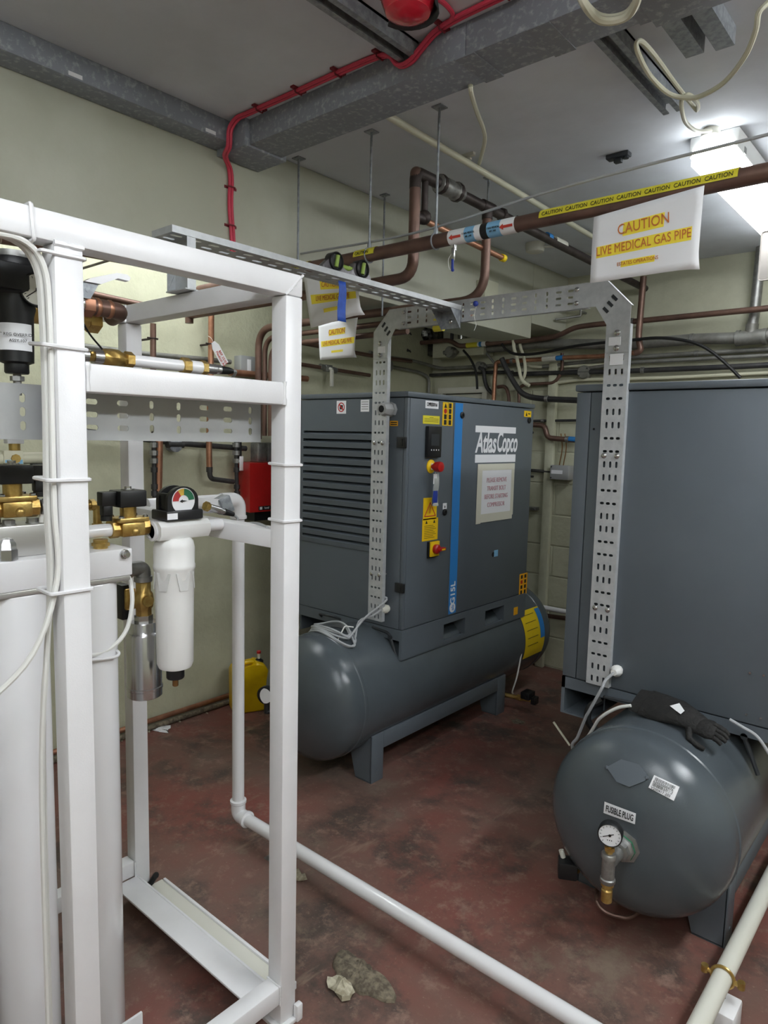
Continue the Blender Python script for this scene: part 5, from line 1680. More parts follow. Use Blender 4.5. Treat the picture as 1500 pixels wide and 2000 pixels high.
# ---- copper loop with isolating valve above the gas pipe
XV = -1.70
tp_ = pix(812, 330, 'x', XV)
te = pix(952, 410, 'x', XV)
zt = (tp_.z + te.z) / 2
YL, YRr = tp_.y, te.y
zlow = 2.262
vl = thing('copper_loop', 'dark copper pipe loop with isolating valve hung under the ceiling', 'pipe', (XV, 2.4, zlow))
B().tube([(XV - .004, YL + .02, zt), (XV, YL, zt), (XV, YL, zlow), (-3.2, YL, zlow), (-3.2, YL, 2.22)], .0215, .07, 16).build('left_drop', 'copper_old', vl)
B().tube([(XV, YL, zt - .06), (XV, YL, zt), (XV, YL + .16, zt)], .0225, .05, 16).build('top_bend', 'copper_dark', vl)
vy = pix(880, 358, 'x', XV).y
B().lathe((XV, vy - .085, zt), (0, 1, 0), [(.024, 0), (.034, .004), (.036, .03), (.030, .034), (.030, .045), (.034, .048), (.034, .085), (.030, .09), (.030, .11), (.037, .115), (.037, .14), (.03, .146), (.024, .17)], 10).build('valve_body', 'steel_dull', vl, label='dull steel isolating valve')
B().lathe((XV, vy - .085, zt), (0, 1, 0), [(.0365, .01), (.0375, .012), (.0375, .026), (.0365, .028)], 12).lathe((XV, vy - .085, zt), (0, 1, 0), [(.0375, .118), (.0385, .12), (.0385, .136), (.0375, .138)], 12).build('valve_unions', 'copper_dark', vl)
B().tube([(XV, YL + .15, zt), (XV, 4.46, zt - .02)], .0205, 0, 16).build('top_run', 'copper_dark', vl)
B().tube([(XV, YRr, zt + .0), (XV, YRr, zlow), (-3.25, YRr, zlow), (-3.25, YRr, 1.62)], .0205, .12, 16, 8).build('right_drop', 'copper_old', vl)
B().lathe((XV, YRr - .045, zt), (0, 1, 0), [(.0225, 0), (.0245, .004), (.0245, .086), (.0225, .09)], 16).cyl((XV, YRr, zt), (XV, YRr, zt - .05), .0235, n=16).build('tee', 'copper_dark', vl)
for px in (985, 1015):
    y = pix(px, 415 + (px - 985) * .5, 'x', XV).y
    B().lathe((XV, y - .03, zt), (0, 1, 0), [(.022, 0), (.028, .004), (.028, .02), (.022, .03)], 8).build('coupling', 'copper_dark', vl)
yb_ = pix(1075, 452, 'x', XV).y
B().lathe((XV, yb_ - .04, zt), (0, 1, 0), [(.0212, 0), (.0212, .04)], 14).build('blue_band', 'blue', vl)
B().lathe((XV, yb_ + .04, zt), (0, 1, 0), [(.0212, 0), (.0212, .12)], 14).build('white_band', 'offwhite', vl)
# stub with yellow cap
s0, s1 = pix(830, 425, 'x', XV - .02), pix(980, 503, 'x', XV - .02)
B().tube([(XV, YL, s0.z - .02), (XV, YL + .05, s0.z - .02)], .02, 0, 14).build('stub_tee', 'copper_dark', vl)
B().tube([(XV, YL + .02, s0.z + .02 - .04), (XV - .02, s1.y, s1.z)], .0125, 0, 12).build('stub_pipe', 'copper', vl)
B().cyl((XV - .02, s1.y - .004, s1.z), (XV - .02, s1.y + .022, s1.z), .0165, n=14).build('yellow_cap', 'yellow', vl)
B().tube([(XV, YL + .06, zt - .0), (XV, YL + .06, zt - .16), (XV, YL + .0, zt - .16)], .013, .03, 10).ball((XV, YL + .06, zt - .15), .028, n=12).build('bypass_stub', 'copper_dark', vl)
for k, (px, py, yv) in enumerate(((953, 362, YRr), (770, 388, 2.50))):
    x = XV if k == 0 else pix(px, py, 'z', CEIL).x
    zlo = zt + .02 if k == 0 else 2.22
    t = thing('threaded_rod', ('short hanger rod above the tee of the copper loop', 'dark hanger rod beside the beam behind the gas pipe')[k], 'hanger rod', (x, yv, zlo), 'hanger rods of the copper loop')
    B().cyl((x, yv, zlo), (x, yv, CEIL - .001), .0045, n=10).build('rod', 'galv', t)
    B().box(x - .02, x + .02, yv - .014, yv + .014, CEIL - .005, CEIL - .0005).build('ceiling_plate', 'galv', t)
# two more pipes side by side under the right drop, one with yellow tape end
for k, (z, y, xe, lab) in enumerate(((2.21, 2.63, -1.95, 'upper of the two copper pipes tucked under the loop, entering the wall side'), (2.155, 2.60, -1.93, 'lower of the two copper pipes tucked under the loop'))):
    t = thing('copper_pipe', lab, 'pipe', (-2.6, y, z), 'copper pipes tucked under the loop')
    B().tube([(-1.78 - .34 * k, y, z), (-3.22 + .09 * k, y + .0, z), (-3.22 + .09 * k, y, 1.64)], .0145, .10, 14, 8).build('pipe_run', 'copper_old', t)
    B().tube([(-1.99 + .03 * k, y, z), (-1.94 + .03 * k, y, z)], .0165, 0, 14).build('yellow_tape', 'yellow_tape', t)

# ------------------------------------------------------------------ pipes on the left wall
XW = -3.345


def lw(px, py, x=XW):
    return pix(px, py, 'x', x)


def wall_clip(t, p, r, horizontal=False, mat='copper_dark', wallx=WL):
    b = B()
    if horizontal:
        b.sweep([(p.x + (r + .002) * math.cos(a), p.y, p.z + (r + .002) * math.sin(a)) for a in [2 * math.pi * i / 14 for i in range(15)]], .003, 6)
    else:
        b.sweep([(p.x + (r + .002) * math.cos(a), p.y + (r + .002) * math.sin(a), p.z) for a in [2 * math.pi * i / 14 for i in range(15)]], .003, 6)
        b.cyl((p.x, p.y - r - .016, p.z), (p.x, p.y - r, p.z), .005, n=6).cyl((p.x, p.y + r, p.z), (p.x, p.y + r + .012, p.z), .005, n=6)
    b.cyl((wallx - .004, p.y, p.z), (p.x - r * .5, p.y, p.z), .006, n=8)
    return b.build('pipe_clip', mat, t)


def pipe_l(label, pts, r, mat, bend=.05, x=XW, clips=(), name='copper_pipe', group=None, n=14):
    P = [lw(a, b_, x) if len((a, b_)) == 2 else None for a, b_ in pts]
    t = thing(name, label, 'pipe', P[-1] + V((0, 0, -r)), group)
    B().tube(P, r, bend, n).build('pipe_run', mat, t)
    for (a, b_) in clips:
        wall_clip(t, lw(a, b_, x), r)
    return t


# riser with bend into the loop's left leg
t = pipe_l('copper riser with clip seen left of the inner frame post', [(299, 632), (299, 700), (300, 760)], .015, 'copper_old', clips=[(299, 661)], x=-3.2)
t = pipe_l('straight copper riser with clip behind the frame, carrying the paper tag', [(413, 560), (412, 700), (408, 870), (409, 915)], .0165, 'copper', clips=[(412, 672)], x=-3.30)
pipe_l('bright copper pipe dropping behind the filter gauge', [(312, 780), (310, 880), (308, 990)], .0215, 'copper', x=-3.33, clips=[(311, 845)])
dk = pipe_l('dark pipe with elbow turning right towards the red box', [(409, 905), (410, 935), (456, 941)], .0145, 'pipe_dark', .03, x=-3.30, name='dark_pipe')
B().cyl(lw(409, 912, -3.30), lw(409, 922, -3.30), .018, n=14).build('elbow_collar', 'pipe_dark', dk)
pipe_l('dark conduit crossing the wall at mid height behind the frame', [(160, 842), (350, 866), (480, 876)], .016, 'pipe_dark', x=-3.36, name='conduit')
b_x = lw(342, 868, -3.34)
jb1 = thing('junction_box', 'round speckled junction box on the mid height conduit', 'junction box', b_x + V((0, 0, -.04)))
B().lathe(b_x + V((-.04, 0, 0)), (1, 0, 0), [(.04, 0), (.042, .004), (.042, .05), (.036, .054), (0, .054)], 20).build('box_body', 'galv_spangle', jb1)
B().cyl(b_x + V((0, -.05, 0)), b_x + V((0, .05, 0)), .02, n=12).build('box_spouts', 'pipe_dark', jb1)
pipe_l('dark conduit high on the rear wall seen through the frame', [(100, 668), (279, 691), (403, 702), (450, 707)], .014, 'conduit', x=-3.37, name='conduit')
pipe_l('upper copper pipe running along the wall under the top rail', [(0, 466), (165, 492), (305, 519), (400, 538)], .021, 'copper_old', x=-3.0, name='copper_pipe', clips=[(228, 504)])
pipe_l('second copper pipe along the wall behind the lever valve', [(120, 560), (165, 571), (255, 591), (300, 600)], .016, 'copper_old', x=-3.2, name='copper_pipe', clips=[(168, 572)])
# valve column left of red box, and a second one further left
for k, (px, lab) in enumerate(((461, 'dark valve column with white tag beside the red box'), (300, 'dull grey valve column behind the filter gauge'))):
    a, c = lw(px, 862, -3.32), lw(px + 2, 972, -3.32)
    vc = thing('valve_column', lab, 'valve', c)
    B().cyl(a, c, .012, n=12).build('column_pipe', 'pipe_dark', vc)
    for q in (.06, .2, .34, .5, .8, .92):
        p = a.lerp(c, q)
        B().cyl(p + V((0, 0, .012)), p + V((0, 0, -.014)), .022 if q < .4 else .018, n=8).build('union_nut', 'steel_dull' if q < .4 else 'pipe_dark', vc)
    p = a.lerp(c, .35)
    if k == 0:
        B().box(p.x + .03, p.x + .034, p.y - .002, p.y + .026, p.z - .055, p.z + .03, .002).cyl(p, p + V((.03, .01, 0)), .006, n=8).build('valve_tag', 'paper', vc)
# red heater box with canisters above
a, c = lw(470, 905, -3.2), lw(470, 1003, -3.2)
yR0, yR1 = lw(463, 950, -3.4 + .02).y, lw(463, 950, -3.4 + .02).y + .40
rb = thing('red_cabinet', 'red metal cabinet on the wall between frame post and yellow can', 'cabinet', (-3.3, (yR0 + yR1) / 2, c.z))
yF = lw(488, 950, -3.2).y
B().prism([(-3.399, yR0, c.z), (-3.2, yF, c.z), (-3.2, yF + .30, c.z), (-3.399, yF + .30, c.z)], (0, 0, a.z - c.z)).build('cabinet_body', 'red', rb)
B().box(-3.399, -3.25, yR0 + .03, yF + .28, c.z - .06, c.z - .001).build('cabinet_underside', 'black_plastic', rb)
l0 = lw(505, 993, -3.2)
lgp = B().box(-3.2, -3.198, l0.y, l0.y + .14, l0.z - .012, l0.z + .012).build('badge', 'ink', rb)
B().box(-3.1985, -3.1975, l0.y + .008, l0.y + .026, l0.z - .008, l0.z + .008).build('badge_square', 'paper', lgp)
text('hoval', .018, (-3.198, l0.y + .06, l0.z), (0, 1, 0), UP, 'paper', lgp, sx=.9)
for k, px in enumerate((505, 524)):
    p, q_ = lw(px, 868, -3.28), lw(px, 903, -3.28)
    cn = thing('steel_canister', ('left small steel can on top of the red cabinet', 'right small steel can on top of the red cabinet')[k], 'can', (p.x, p.y, a.z + .001), 'steel cans on the red cabinet')
    B().box(p.x - .04, p.x + .04, p.y - .034, p.y + .034, a.z + .001, a.z + .12, .012).build('can_body', 'steel_dull', cn)
    B().box(p.x - .041, p.x + .041, p.y - .035, p.y + .035, a.z + .001, a.z + .008, .003).build('can_base', 'copper_old', cn)
p = lw(478, 868, -3.3)
B().tube([(p.x - .05, p.y, p.z + .35), (p.x - .05, p.y, a.z + .02), (p.x - .05, p.y + .0, a.z + .001)], .013, 0, 10).build('black_flue', 'black_rubber', label='black hose dropping to the red cabinet', cat='hose')
# grey isolator box and small copper run near the bends
p = lw(478, 714, -3.36)
ib = thing('switch_box', 'small grey isolator box with white label on the rear wall', 'switch', p + V((0, 0, -.06)))
B().box(p.x - .039, p.x + .03, p.y - .05, p.y + .06, p.z - .06, p.z + .055, .006).build('box_body', 'grey_box', ib)
B().box(p.x + .03, p.x + .032, p.y - .005, p.y + .022, p.z - .045, p.z + .035).build('box_label', 'paper', ib)
pipe_l('short bright copper pipe behind the sensor cable', [(448, 727), (600, 740)], .019, 'copper', x=-3.33, clips=[(500, 731)])
# pipes between frame and arch
t = pipe_l('thin copper pipe sloping behind the hanging sheets', [(560, 664), (590, 670), (722, 694), (752, 699), (803, 706)], .014, 'copper_old', x=-3.34)
t = thing('copper_pipe', 'copper pipe with small valve low behind the hanging sheets', 'pipe', lw(650, 715))
B().tube([lw(540, 703), lw(590, 712), lw(722, 733)], .013, .03, 12).build('pipe_run', 'copper_old', t)
va = lw(640, 720)
B().cyl(va + V((0, -.07, .008)), va + V((0, -.03, .004)), .02, n=8).cyl(va + V((0, .03, -.003)), va + V((0, .08, -.006)), .02, n=8).box(va.x - .02, va.x + .02, va.y - .03, va.y + .03, va.z - .02, va.z + .024, .006).build('valve_body', 'steel_dull', t)
B().cyl(va + V((.02, 0, 0)), va + V((.045, 0, -.01)), .01, n=8).box(va.x + .03, va.x + .05, va.y - .012, va.y + .012, va.z - .12, va.z - .01, .005).build('valve_lever', 'offwhite', t)
cdl = thing('conduit', 'grey conduit bending round the sooty corner of the room', 'conduit', (-3.36, 4.0, 2.2))
B().tube([lw(722, 688, -3.37), lw(750, 697, -3.37), lw(803, 704, -3.37), (-3.37, 4.36, 2.23), (-3.30, 4.47, 2.20), pix(932, 716, 'y', 4.47), pix(1020, 711, 'y', 4.47)], .013, .05, 10).build('conduit_pipe', 'conduit', cdl)
p = lw(757, 715, -3.37)
jb2 = thing('junction_box', 'round grey junction box on the wall just right of the arch upright', 'junction box', p + V((0, 0, -.04)))
B().lathe(p + V((-.029, 0, 0)), (1, 0, 0), [(.042, 0), (.042, .05), (.036, .055), (0, .055)], 20).build('box_body', 'conduit', jb2)
B().tube([p + V((0, .03, 0)), lw(820, 727, -3.37), (-3.37, 4.42, 2.13), (-3.37, 4.42, 1.9)], .012, .05, 10).build('box_conduit', 'conduit', jb2)
for k, (px, py) in enumerate(((800, 651), (799, 685))):
    p = lw(px, py, -3.38)
    B().cyl((WL + .001, p.y, p.z), (WL + .03, p.y, p.z), .006, n=6).cyl((WL + .02, p.y - .02, p.z + .008), (WL + .02, p.y + .02, p.z - .008), .006, n=6).build('wall_stud', 'pipe_dark', label=('upper rusty stud left in the wall beside the arch', 'lower rusty stud left in the wall beside the arch')[k], cat='stud', group='rusty wall studs')

# ------------------------------------------------------------------ pipes on the back wall
YB = 4.40


def bw_(px, py, y=YB):
    return pix(px, py, 'y', y)


def pipe_b(label, pts, r, mat, bend=.03, y=YB, name='copper_pipe', cat='pipe', clips=(), n=12, soft=False, extra=None):
    P = [bw_(a, b_, y) for a, b_ in pts]
    if pts[-1][0] >= 1500 and not soft:      # runs on past the picture to the side wall
        P.append(V((WR - .01, P[-1].y, P[-1].z)))
    t = thing(name, label, cat, P[0] + V((0, 0, -r)))
    b = B()
    if soft:
        b.cable(P, r, 8, 5)
    else:
        b.tube(P, r, bend, n)
    b.build('pipe_run', mat, t)
    for (px, py) in clips:
        p = bw_(px, py, y)
        B().lathe(p + V((-.012, 0, 0)), (1, 0, 0), [(r + .001, 0), (r + .004, .002), (r + .004, .022), (r + .001, .024)], 14).cyl(p, (p.x, WB - .0005, p.z), .007, n=8).build('pipe_clip', 'steel_dull', t)
    return t


t = pipe_b('copper pipe with kinks running the length of the back wall above the others', [(808, 671), (878, 664), (896, 676), (910, 675), (1000, 667), (1030, 665), (1088, 657), (1123, 639), (1170, 633), (1226, 629), (1500, 602), (1560, 596)], .0175, 'copper_old', .05, y=4.34, clips=[(1234, 628)])
for (a, c, m_) in ((912, 934, 'yellow_tape'), (934, 937, 'paper'), (937, 942, 'blue'), (942, 950, 'paper')):
    p, q_ = bw_(a, 675 - (a - 910) * .09, 4.34), bw_(c, 675 - (c - 910) * .09, 4.34)
    B().cyl(p, q_, .0187, n=14).build('colour_band', m_, t)
t = pipe_b('wide silvery steel pipe with tee along the back wall', [(904, 684), (983, 678), (1053, 671), (1226, 673), (1360, 662), (1446, 660), (1560, 648)], .033, 'conduit', .05, y=4.42, clips=[(1352, 663), (1440, 660)])
p = bw_(1466, 659, 4.42)
B().cyl(p + V((-.07, 0, -.003)), p + V((.08, 0, .003)), .042, n=18).cyl(p + V((-.075, 0, 0)), p + V((-.055, 0, 0)), .046, n=18).cyl(p + V((.065, 0, 0)), p + V((.085, 0, 0)), .046, n=18).cyl(p, p + V((.004, 0, .075)), .034, n=18).build('pipe_tee', 'conduit', t)
q_ = bw_(1480, 478, 4.42)
B().tube([p + V((.004, 0, .06)), (p.x + .01, p.y, p.z + .12), (p.x + .02, p.y, CEIL - .001)], .0285, 0, 16).build('vertical_branch', 'steel_dull', t)
t = pipe_b('copper pipe rising behind the left compressor and turning along the wall', [(963, 800), (966, 745), (969, 707), (1053, 702), (1093, 699), (1170, 696), (1222, 690), (1242, 689)], .0155, 'copper', .025, y=4.38, clips=[(1000, 705)])
a_, c_ = bw_(1087, 699.5, 4.38), bw_(1100, 698.5, 4.38)
B().cyl(a_, c_, .0168, n=14).build('blue_band', 'blue', t)
a_, c_ = bw_(1060, 701.5, 4.38), bw_(1086, 699.6, 4.38)
B().cyl(a_, c_, .020, n=8).build('joint', 'offwhite', t)
pipe_b('dark copper drop pipe below the large caution sheet', [(1257, 540), (1252, 600), (1247, 660), (1252, 685), (1240, 690)], .0195, 'copper_old', .03, y=4.30)
pipe_b('silver conduit under the wide steel pipe', [(1060, 716), (1226, 698), (1360, 690), (1500, 682), (1560, 678)], .0135, 'conduit', .03, y=4.46, name='conduit', clips=[(1360, 690)])
pipe_b('second silver conduit lower on the back wall', [(1100, 726), (1226, 708), (1500, 694), (1560, 690)], .012, 'conduit', .03, y=4.46, name='conduit')
pipe_b('black conduit running behind the top of the right compressor', [(1002, 731), (1133, 727), (1220, 725), (1440, 716), (1560, 710)], .0165, 'pipe_dark', .03, y=4.45, name='conduit', clips=[(1255, 723)])
pipe_b('pale conduit just above the right compressor roof', [(1022, 750), (1084, 748), (1130, 742), (1300, 738), (1500, 728)], .011, 'cream_plastic', .03, y=4.47, name='conduit')
pipe_b('lower dark conduit left of the louvre grille', [(838, 733), (960, 727), (1002, 727)], .0125, 'pipe_dark', .03, y=4.47, name='conduit')
pipe_b('pale conduit between the two round boxes', [(1020, 704), (1034, 716), (1060, 717), (1170, 713), (1230, 711)], .011, 'cream_plastic', .04, y=4.465, name='conduit')
pipe_b('cream cable dropping beside the copper riser', [(1002, 655), (1004, 680), (1009, 697), (1014, 722), (1018, 739), (1025, 748), (1034, 753)], .0125, 'cream_plastic', y=4.33, name='cream_cable', cat='cable', soft=True)
pipe_b('second cream cable dropping behind the first', [(1014, 660), (1017, 680), (1023, 697), (1026, 725), (1020, 742), (1008, 754)], .011, 'cream_plastic', y=4.36, name='cream_cable', cat='cable', soft=True)
pipe_b('small copper pipe with bend above the left compressor corner', [(1014, 800), (1013, 758), (1024, 751), (1084, 748), (1098, 725), (1098, 690)], .012, 'copper_old', .04, y=4.45)
pipe_b('thick dark hose slanting down behind the left compressor', [(980, 700), (988, 718), (1007, 752), (1023, 770), (1053, 778), (1130, 782)], .02, 'pipe_dark', y=4.33, name='dark_hose', cat='hose', soft=True, clips=[(1068, 779)])
pipe_b('black cable curving down beside the louvre grille', [(905, 684), (918, 700), (927, 718), (931, 738), (932, 760)], .009, 'black_rubber', y=4.36, name='black_cable', cat='cable', soft=True)
pipe_b('long black cable sagging along the wall and dropping onto the right compressor', [(980, 672), (990, 684), (1011, 692), (1053, 690), (1123, 676), (1180, 669), (1226, 665), (1280, 660), (1325, 663), (1360, 671), (1390, 687), (1420, 712), (1446, 738)], .0095, 'black_rubber', y=4.27, name='black_cable', cat='cable', soft=True)
pipe_b('dark pipe stub rising behind the copper elbow', [(936, 718), (945, 722), (946, 742), (952, 760), (966, 772)], .015, 'pipe_dark', .05, y=4.44, name='dark_pipe')
pipe_b('curved copper pipe hooking behind the copper riser', [(972, 756), (988, 754), (994, 772), (994, 800)], .013, 'copper_old', .05, y=4.42)
pipe_b('dark slanting strut under the wide steel pipe', [(950, 690), (968, 712)], .009, 'conduit', y=4.40, name='strut', cat='strut')
for k, (px, py, r) in enumerate(((938, 717, .04), (880, 688, .042), (1142, 727, .045))):
    p = bw_(px, py, 4.46)
    t = thing('junction_box', ('round grey conduit box above the louvre grille', 'round grey conduit box on the sooty ledge', 'round grey conduit box left of the right compressor')[k], 'junction box', p + V((0, 0, -r)), 'round conduit boxes on the back wall')
    if k == 1:
        p = bw_(px, py, 4.33)
    B().lathe(p + V((0, .03, 0)), (0, -1, 0), [(r, 0), (r, .05), (r * .9, .056), (0, .056)], 20).build('box_body', 'conduit', t)
    B().cyl(p + V((-r - .02, 0, 0)), p + V((r + .02, 0, 0)), .016, n=10).build('box_spouts', 'conduit', t)
    for s_ in (-1, 1):
        B().cyl(p + V((s_ * r * .6, -.026, s_ * r * .5)), p + V((s_ * r * .6, -.029, s_ * r * .5)), .005, n=8).build('box_screw', 'pipe_dark', t)
# silver and dark verticals by the ledge
for k, (px, y0p, y1p, r, m_, lab) in enumerate(((903, 560, 673, .036, 'steel', 'polished steel pipe standing upright behind the arch'), (885, 560, 678, .014, 'pipe_dark', 'thin dark upright pipe beside the polished one'))):
    a_, c_ = bw_(px, y0p, 4.42), bw_(px, y1p, 4.42)
    B().cyl((c_.x, 4.42 - .02 * k, 2.402), (c_.x, 4.42 - .02 * k, CEIL - .001), r, n=16).build('upright_pipe', m_, label=lab, cat='pipe')
# crumpled foil stuffed in the sooty corner
p = bw_(833, 652, 4.40)
b = B()
b.lathe(p + V((0, 0, -.055)), (0, 0, 1), [(.02, 0), (.05, .03), (.045, .07), (.03, .11), (.012, .135), (0, .14)], 14)
for v in b.bm.verts:
    v.co += V((rnd(-.014, .014), rnd(-.014, .014), rnd(-.01, .01)))
b.build('crumpled_foil', 'foil', label='crumpled foil stuffed in the sooty corner above the copper pipe', cat='foil', ang=5)
# louvre grille
lg0, lg1 = bw_(800, 762, 4.47), bw_(955, 753, 4.47)
lv_ = thing('louvre_grille', 'pale metal louvre grille on the back wall behind the left compressor', 'grille', ((lg0.x + lg1.x) / 2, 4.47, 1.4))
zt_l = (lg0.z + lg1.z) / 2 + .0
b = B()
b.box(-3.30, lg1.x, 4.445, WB - .001, zt_l - .045, zt_l, .003).box(lg1.x - .045, lg1.x, 4.445, WB - .001, 1.40, zt_l - .045, .003).box(-3.30, -3.255, 4.445, WB - .001, 1.40, zt_l - .045, .003).box(-3.30, lg1.x, 4.445, WB - .001, 1.36, 1.40, .003)
b.build('grille_frame', 'offwhite', lv_)
B().box(-3.255, lg1.x - .045, WB - .006, WB - .001, 1.40, zt_l - .045).build('grille_back', 'charcoal_dark', lv_)
for k in range(11):
    z = zt_l - .075 - .052 * k
    B().prism([(-3.255, 4.452, z - .012), (-3.255, 4.456, z - .014), (-3.255, 4.49, z + .022), (-3.255, 4.486, z + .024)], (lg1.x - .045 + 3.255, 0, 0)).build('slat', 'offwhite', lv_)
# between the compressors
t = pipe_b('copper pipe with two elbows between the compressors', [(1030, 829), (1064, 831), (1069, 855), (1100, 858), (1130, 860)], .0185, 'copper_old', .035, y=4.42, clips=[(1108, 858)])
a_, c_ = bw_(1112, 858, 4.42), bw_(1126, 859, 4.42)
B().cyl(a_, c_, .02, n=14).build('blue_band', 'blue', t)
pipe_b('thin dark conduit above the elbowed copper pipe', [(1030, 822), (1130, 821)], .0085, 'pipe_dark', .03, y=4.46, name='conduit', clips=[(1060, 822)])
pipe_b('dark conduit entering the small grey box', [(1030, 918), (1080, 922)], .0115, 'pipe_dark', .03, y=4.455, name='conduit')
p, q_ = bw_(1077, 908, 4.42), bw_(1112, 938, 4.42)
gb_ = thing('junction_box', 'small square grey junction box between the two compressors', 'junction box', ((p.x + q_.x) / 2, 4.45, q_.z))
B().box(p.x, q_.x, 4.40, WB - .018, q_.z, p.z, .006).build('box_body', 'grey_box', gb_)
B().box(p.x + .012, q_.x - .045, 4.398, 4.40, q_.z + .04, q_.z + .066).build('box_label', 'paper', gb_)
for (dx, dz) in ((.012, .012), (.012, -.012)):
    B().cyl((p.x + .012, 4.396, (p.z if dz < 0 else q_.z) + dz), (p.x + .012, 4.40, (p.z if dz < 0 else q_.z) + dz), .005, n=8).build('box_screw', 'steel', gb_)
for k in range(2):
    B().cable([(p.x + .05 + .03 * k, 4.44, p.z), (p.x + .06 + .03 * k, 4.45, p.z + .12), (p.x + .04 + .03 * k, 4.46, p.z + .22)], .004, 6).build('box_wire', 'bronze', gb_)
pipe_b('white plastic pipe low on the wall between the compressors', [(1005, 1176), (1031, 1181), (1100, 1194), (1140, 1201)], .0185, 'white_gloss', y=4.42, name='white_pipe')
pipe_b('brown copper pipe just under the white one between the compressors', [(1005, 1192), (1031, 1197), (1100, 1207), (1140, 1212)], .0165, 'copper_old', y=4.455)
for k, (px, py) in enumerate(((1041, 845), (1041, 930))):
    p = bw_(px, py, 4.45)
    B().tube([(p.x - .04, WB - .018, p.z), (p.x - .04, 4.40, p.z), (p.x + .03, 4.40, p.z)], .008, .01, 8).build('wall_hook', 'pipe_dark', label=('upper dark hook on the blockwork', 'lower dark hook on the blockwork')[k], cat='hook', group='dark hooks on the blockwork')
p = bw_(1043, 993, 4.46)
B().box(p.x - .05, p.x + .03, 4.43, WB - .018, p.z - .012, p.z + .012, .003).cyl((p.x + .01, 4.42, p.z), (p.x + .01, 4.44, p.z), .008, n=8).build('wall_bracket', 'steel_dull', label='small steel bracket on the blockwork between the compressors', cat='bracket')
# angle brackets on the beam and box above the arch
p = pix(945, 560, 'x', -2.252)
B().box(-2.2515, -2.19, p.y - .08, p.y + .06, 2.39, 2.55, .004).build('wall_box', 'wall', label='small cream box fixed to the beam above the arch', cat='box')
p = bw_(1115, 618, 4.40)
b = B()
b.tube([(p.x - .09, 4.16, p.z + .05), (p.x + .06, 4.42, p.z + .05), (p.x + .06, 4.42, p.z + .0), (p.x - .06, 4.30, p.z - .03)], .008, .01, 8)
b.cyl((p.x + .06, 4.42, p.z + .03), (p.x + .06, WB, p.z + .03), .008, n=8)
b.build('pipe_bracket', 'conduit', label='bent steel bracket sticking out of the back wall under the arch', cat='bracket')
p = pix(1493, 500, 'y', 3.6)
B().box(p.x - .02, p.x + .16, 3.6, 3.606, p.z - .11, p.z + .11, .012).cyl((p.x + .06, 3.603, p.z + .10), (p.x + .06, 3.603, CEIL - .001), .002, n=6).build('hanging_card', 'card_grey', label='grey card hanging from the ceiling at the right edge', cat='card')

# ------------------------------------------------------------------ floor level things
# copper pipes along the foot of the left wall
for k, (z, r, dx, lab) in enumerate(((.045, .015, .035, 'bright copper pipe lying along the foot of the left wall'), (.016, .014, .06, 'dirty pipe on the floor below the bright copper one'))):
    B().tube([(WL + dx, -.5, z), (WL + dx, 2.55, z), (WL + dx, 3.6, z)], r, 0, 12).build('floor_pipe', ('copper', 'mortar')[k], label=lab, cat='pipe')
# yellow can
jc = pix(480, 1392, 'z', 0)
jw, jd, jh = .115, .155, .285
can = thing('jerrycan', 'yellow plastic jerrycan with red topped spout by the wall', 'jerrycan', (jc.x - .05, jc.y + .03, 0))
cx, cy = -3.20, 2.50
b = B()
g = [(-jd / 1, 0), (jd, 0), (jd, jh - .05), (jd - .03, jh), (-.02, jh), (-.035, jh - .012), (-jd + .03, jh - .012), (-jd, jh - .05)]
pts = [(-.085, 0), (.085, 0), (.095, .012), (.095, .235), (.075, .27), (.03, .285), (.022, .262), (-.05, .245), (-.06, .262), (-.085, .262), (-.098, .235), (-.095, .012)]
rz = Matrix.Rotation(math.radians(66), 3, 'Z')
b.prism([V((cx, cy, 0)) + rz @ V((u * 1.1, -.065, v * 1.06)) for u, v in pts], rz @ V((0, .13, 0)))
bmesh.ops.bevel(b.bm, geom=list(b.bm.edges), offset=.014, segments=3, affect='EDGES', profile=.6)
body = b.build('can_body', 'yellow_can', can, ang=50)
b = B()
h0 = [V((cx, cy, 0)) + rz @ V(q) for q in ((-.07, 0, .255), (-.055, 0, .282), (.01, 0, .292), (.035, 0, .280))]
b.sweep(smooth(h0, 5), .014, 10)
b.build('can_handle', 'yellow_can', can)
sp_ = V((cx, cy, 0)) + rz @ V((.062, 0, .272))
B().lathe(sp_, (0, 0, 1), [(.028, -.008), (.028, .02), (.022, .026), (.014, .03), (.014, .034)], 18).build('can_cap', 'black_plastic', can)
B().lathe(sp_ + V((0, 0, .03)), (0, 0, 1), [(.009, 0), (.009, .04)], 12).build('spout', 'masking', can)
B().lathe(sp_ + V((0, 0, .066)), (0, 0, 1), [(.013, 0), (.013, .012), (.009, .016), (0, .016)], 14).build('spout_cap', 'red', can)

# coil of grey cable on the left tank, fed from the small gland
gl_ = pix(757, 1188, 'y', Y0)
coil = thing('cable_coil', 'coil of grey cable lying on the left air tank', 'cable', (-2.45, 2.4, .71))
B().lathe(gl_, (0, -1, 0), [(.018, 0), (.018, .012), (.022, .012), (.022, .026), (.015, .036), (.013, .046), (0, .046)], 10).build('cable_gland', 'offwhite', coil)


def tz(x, y, r=.01):
    """height of the left tank's skin at (x, y)"""
    d = x - SX
    R = .30
    if y < 2.20:
        q_ = min(1, (2.20 - y) / .15)
        R = .30 * max(0.02, (1 - q_ * q_)) ** .43
    return .40 + math.sqrt(max(0, R * R - d * d)) + r


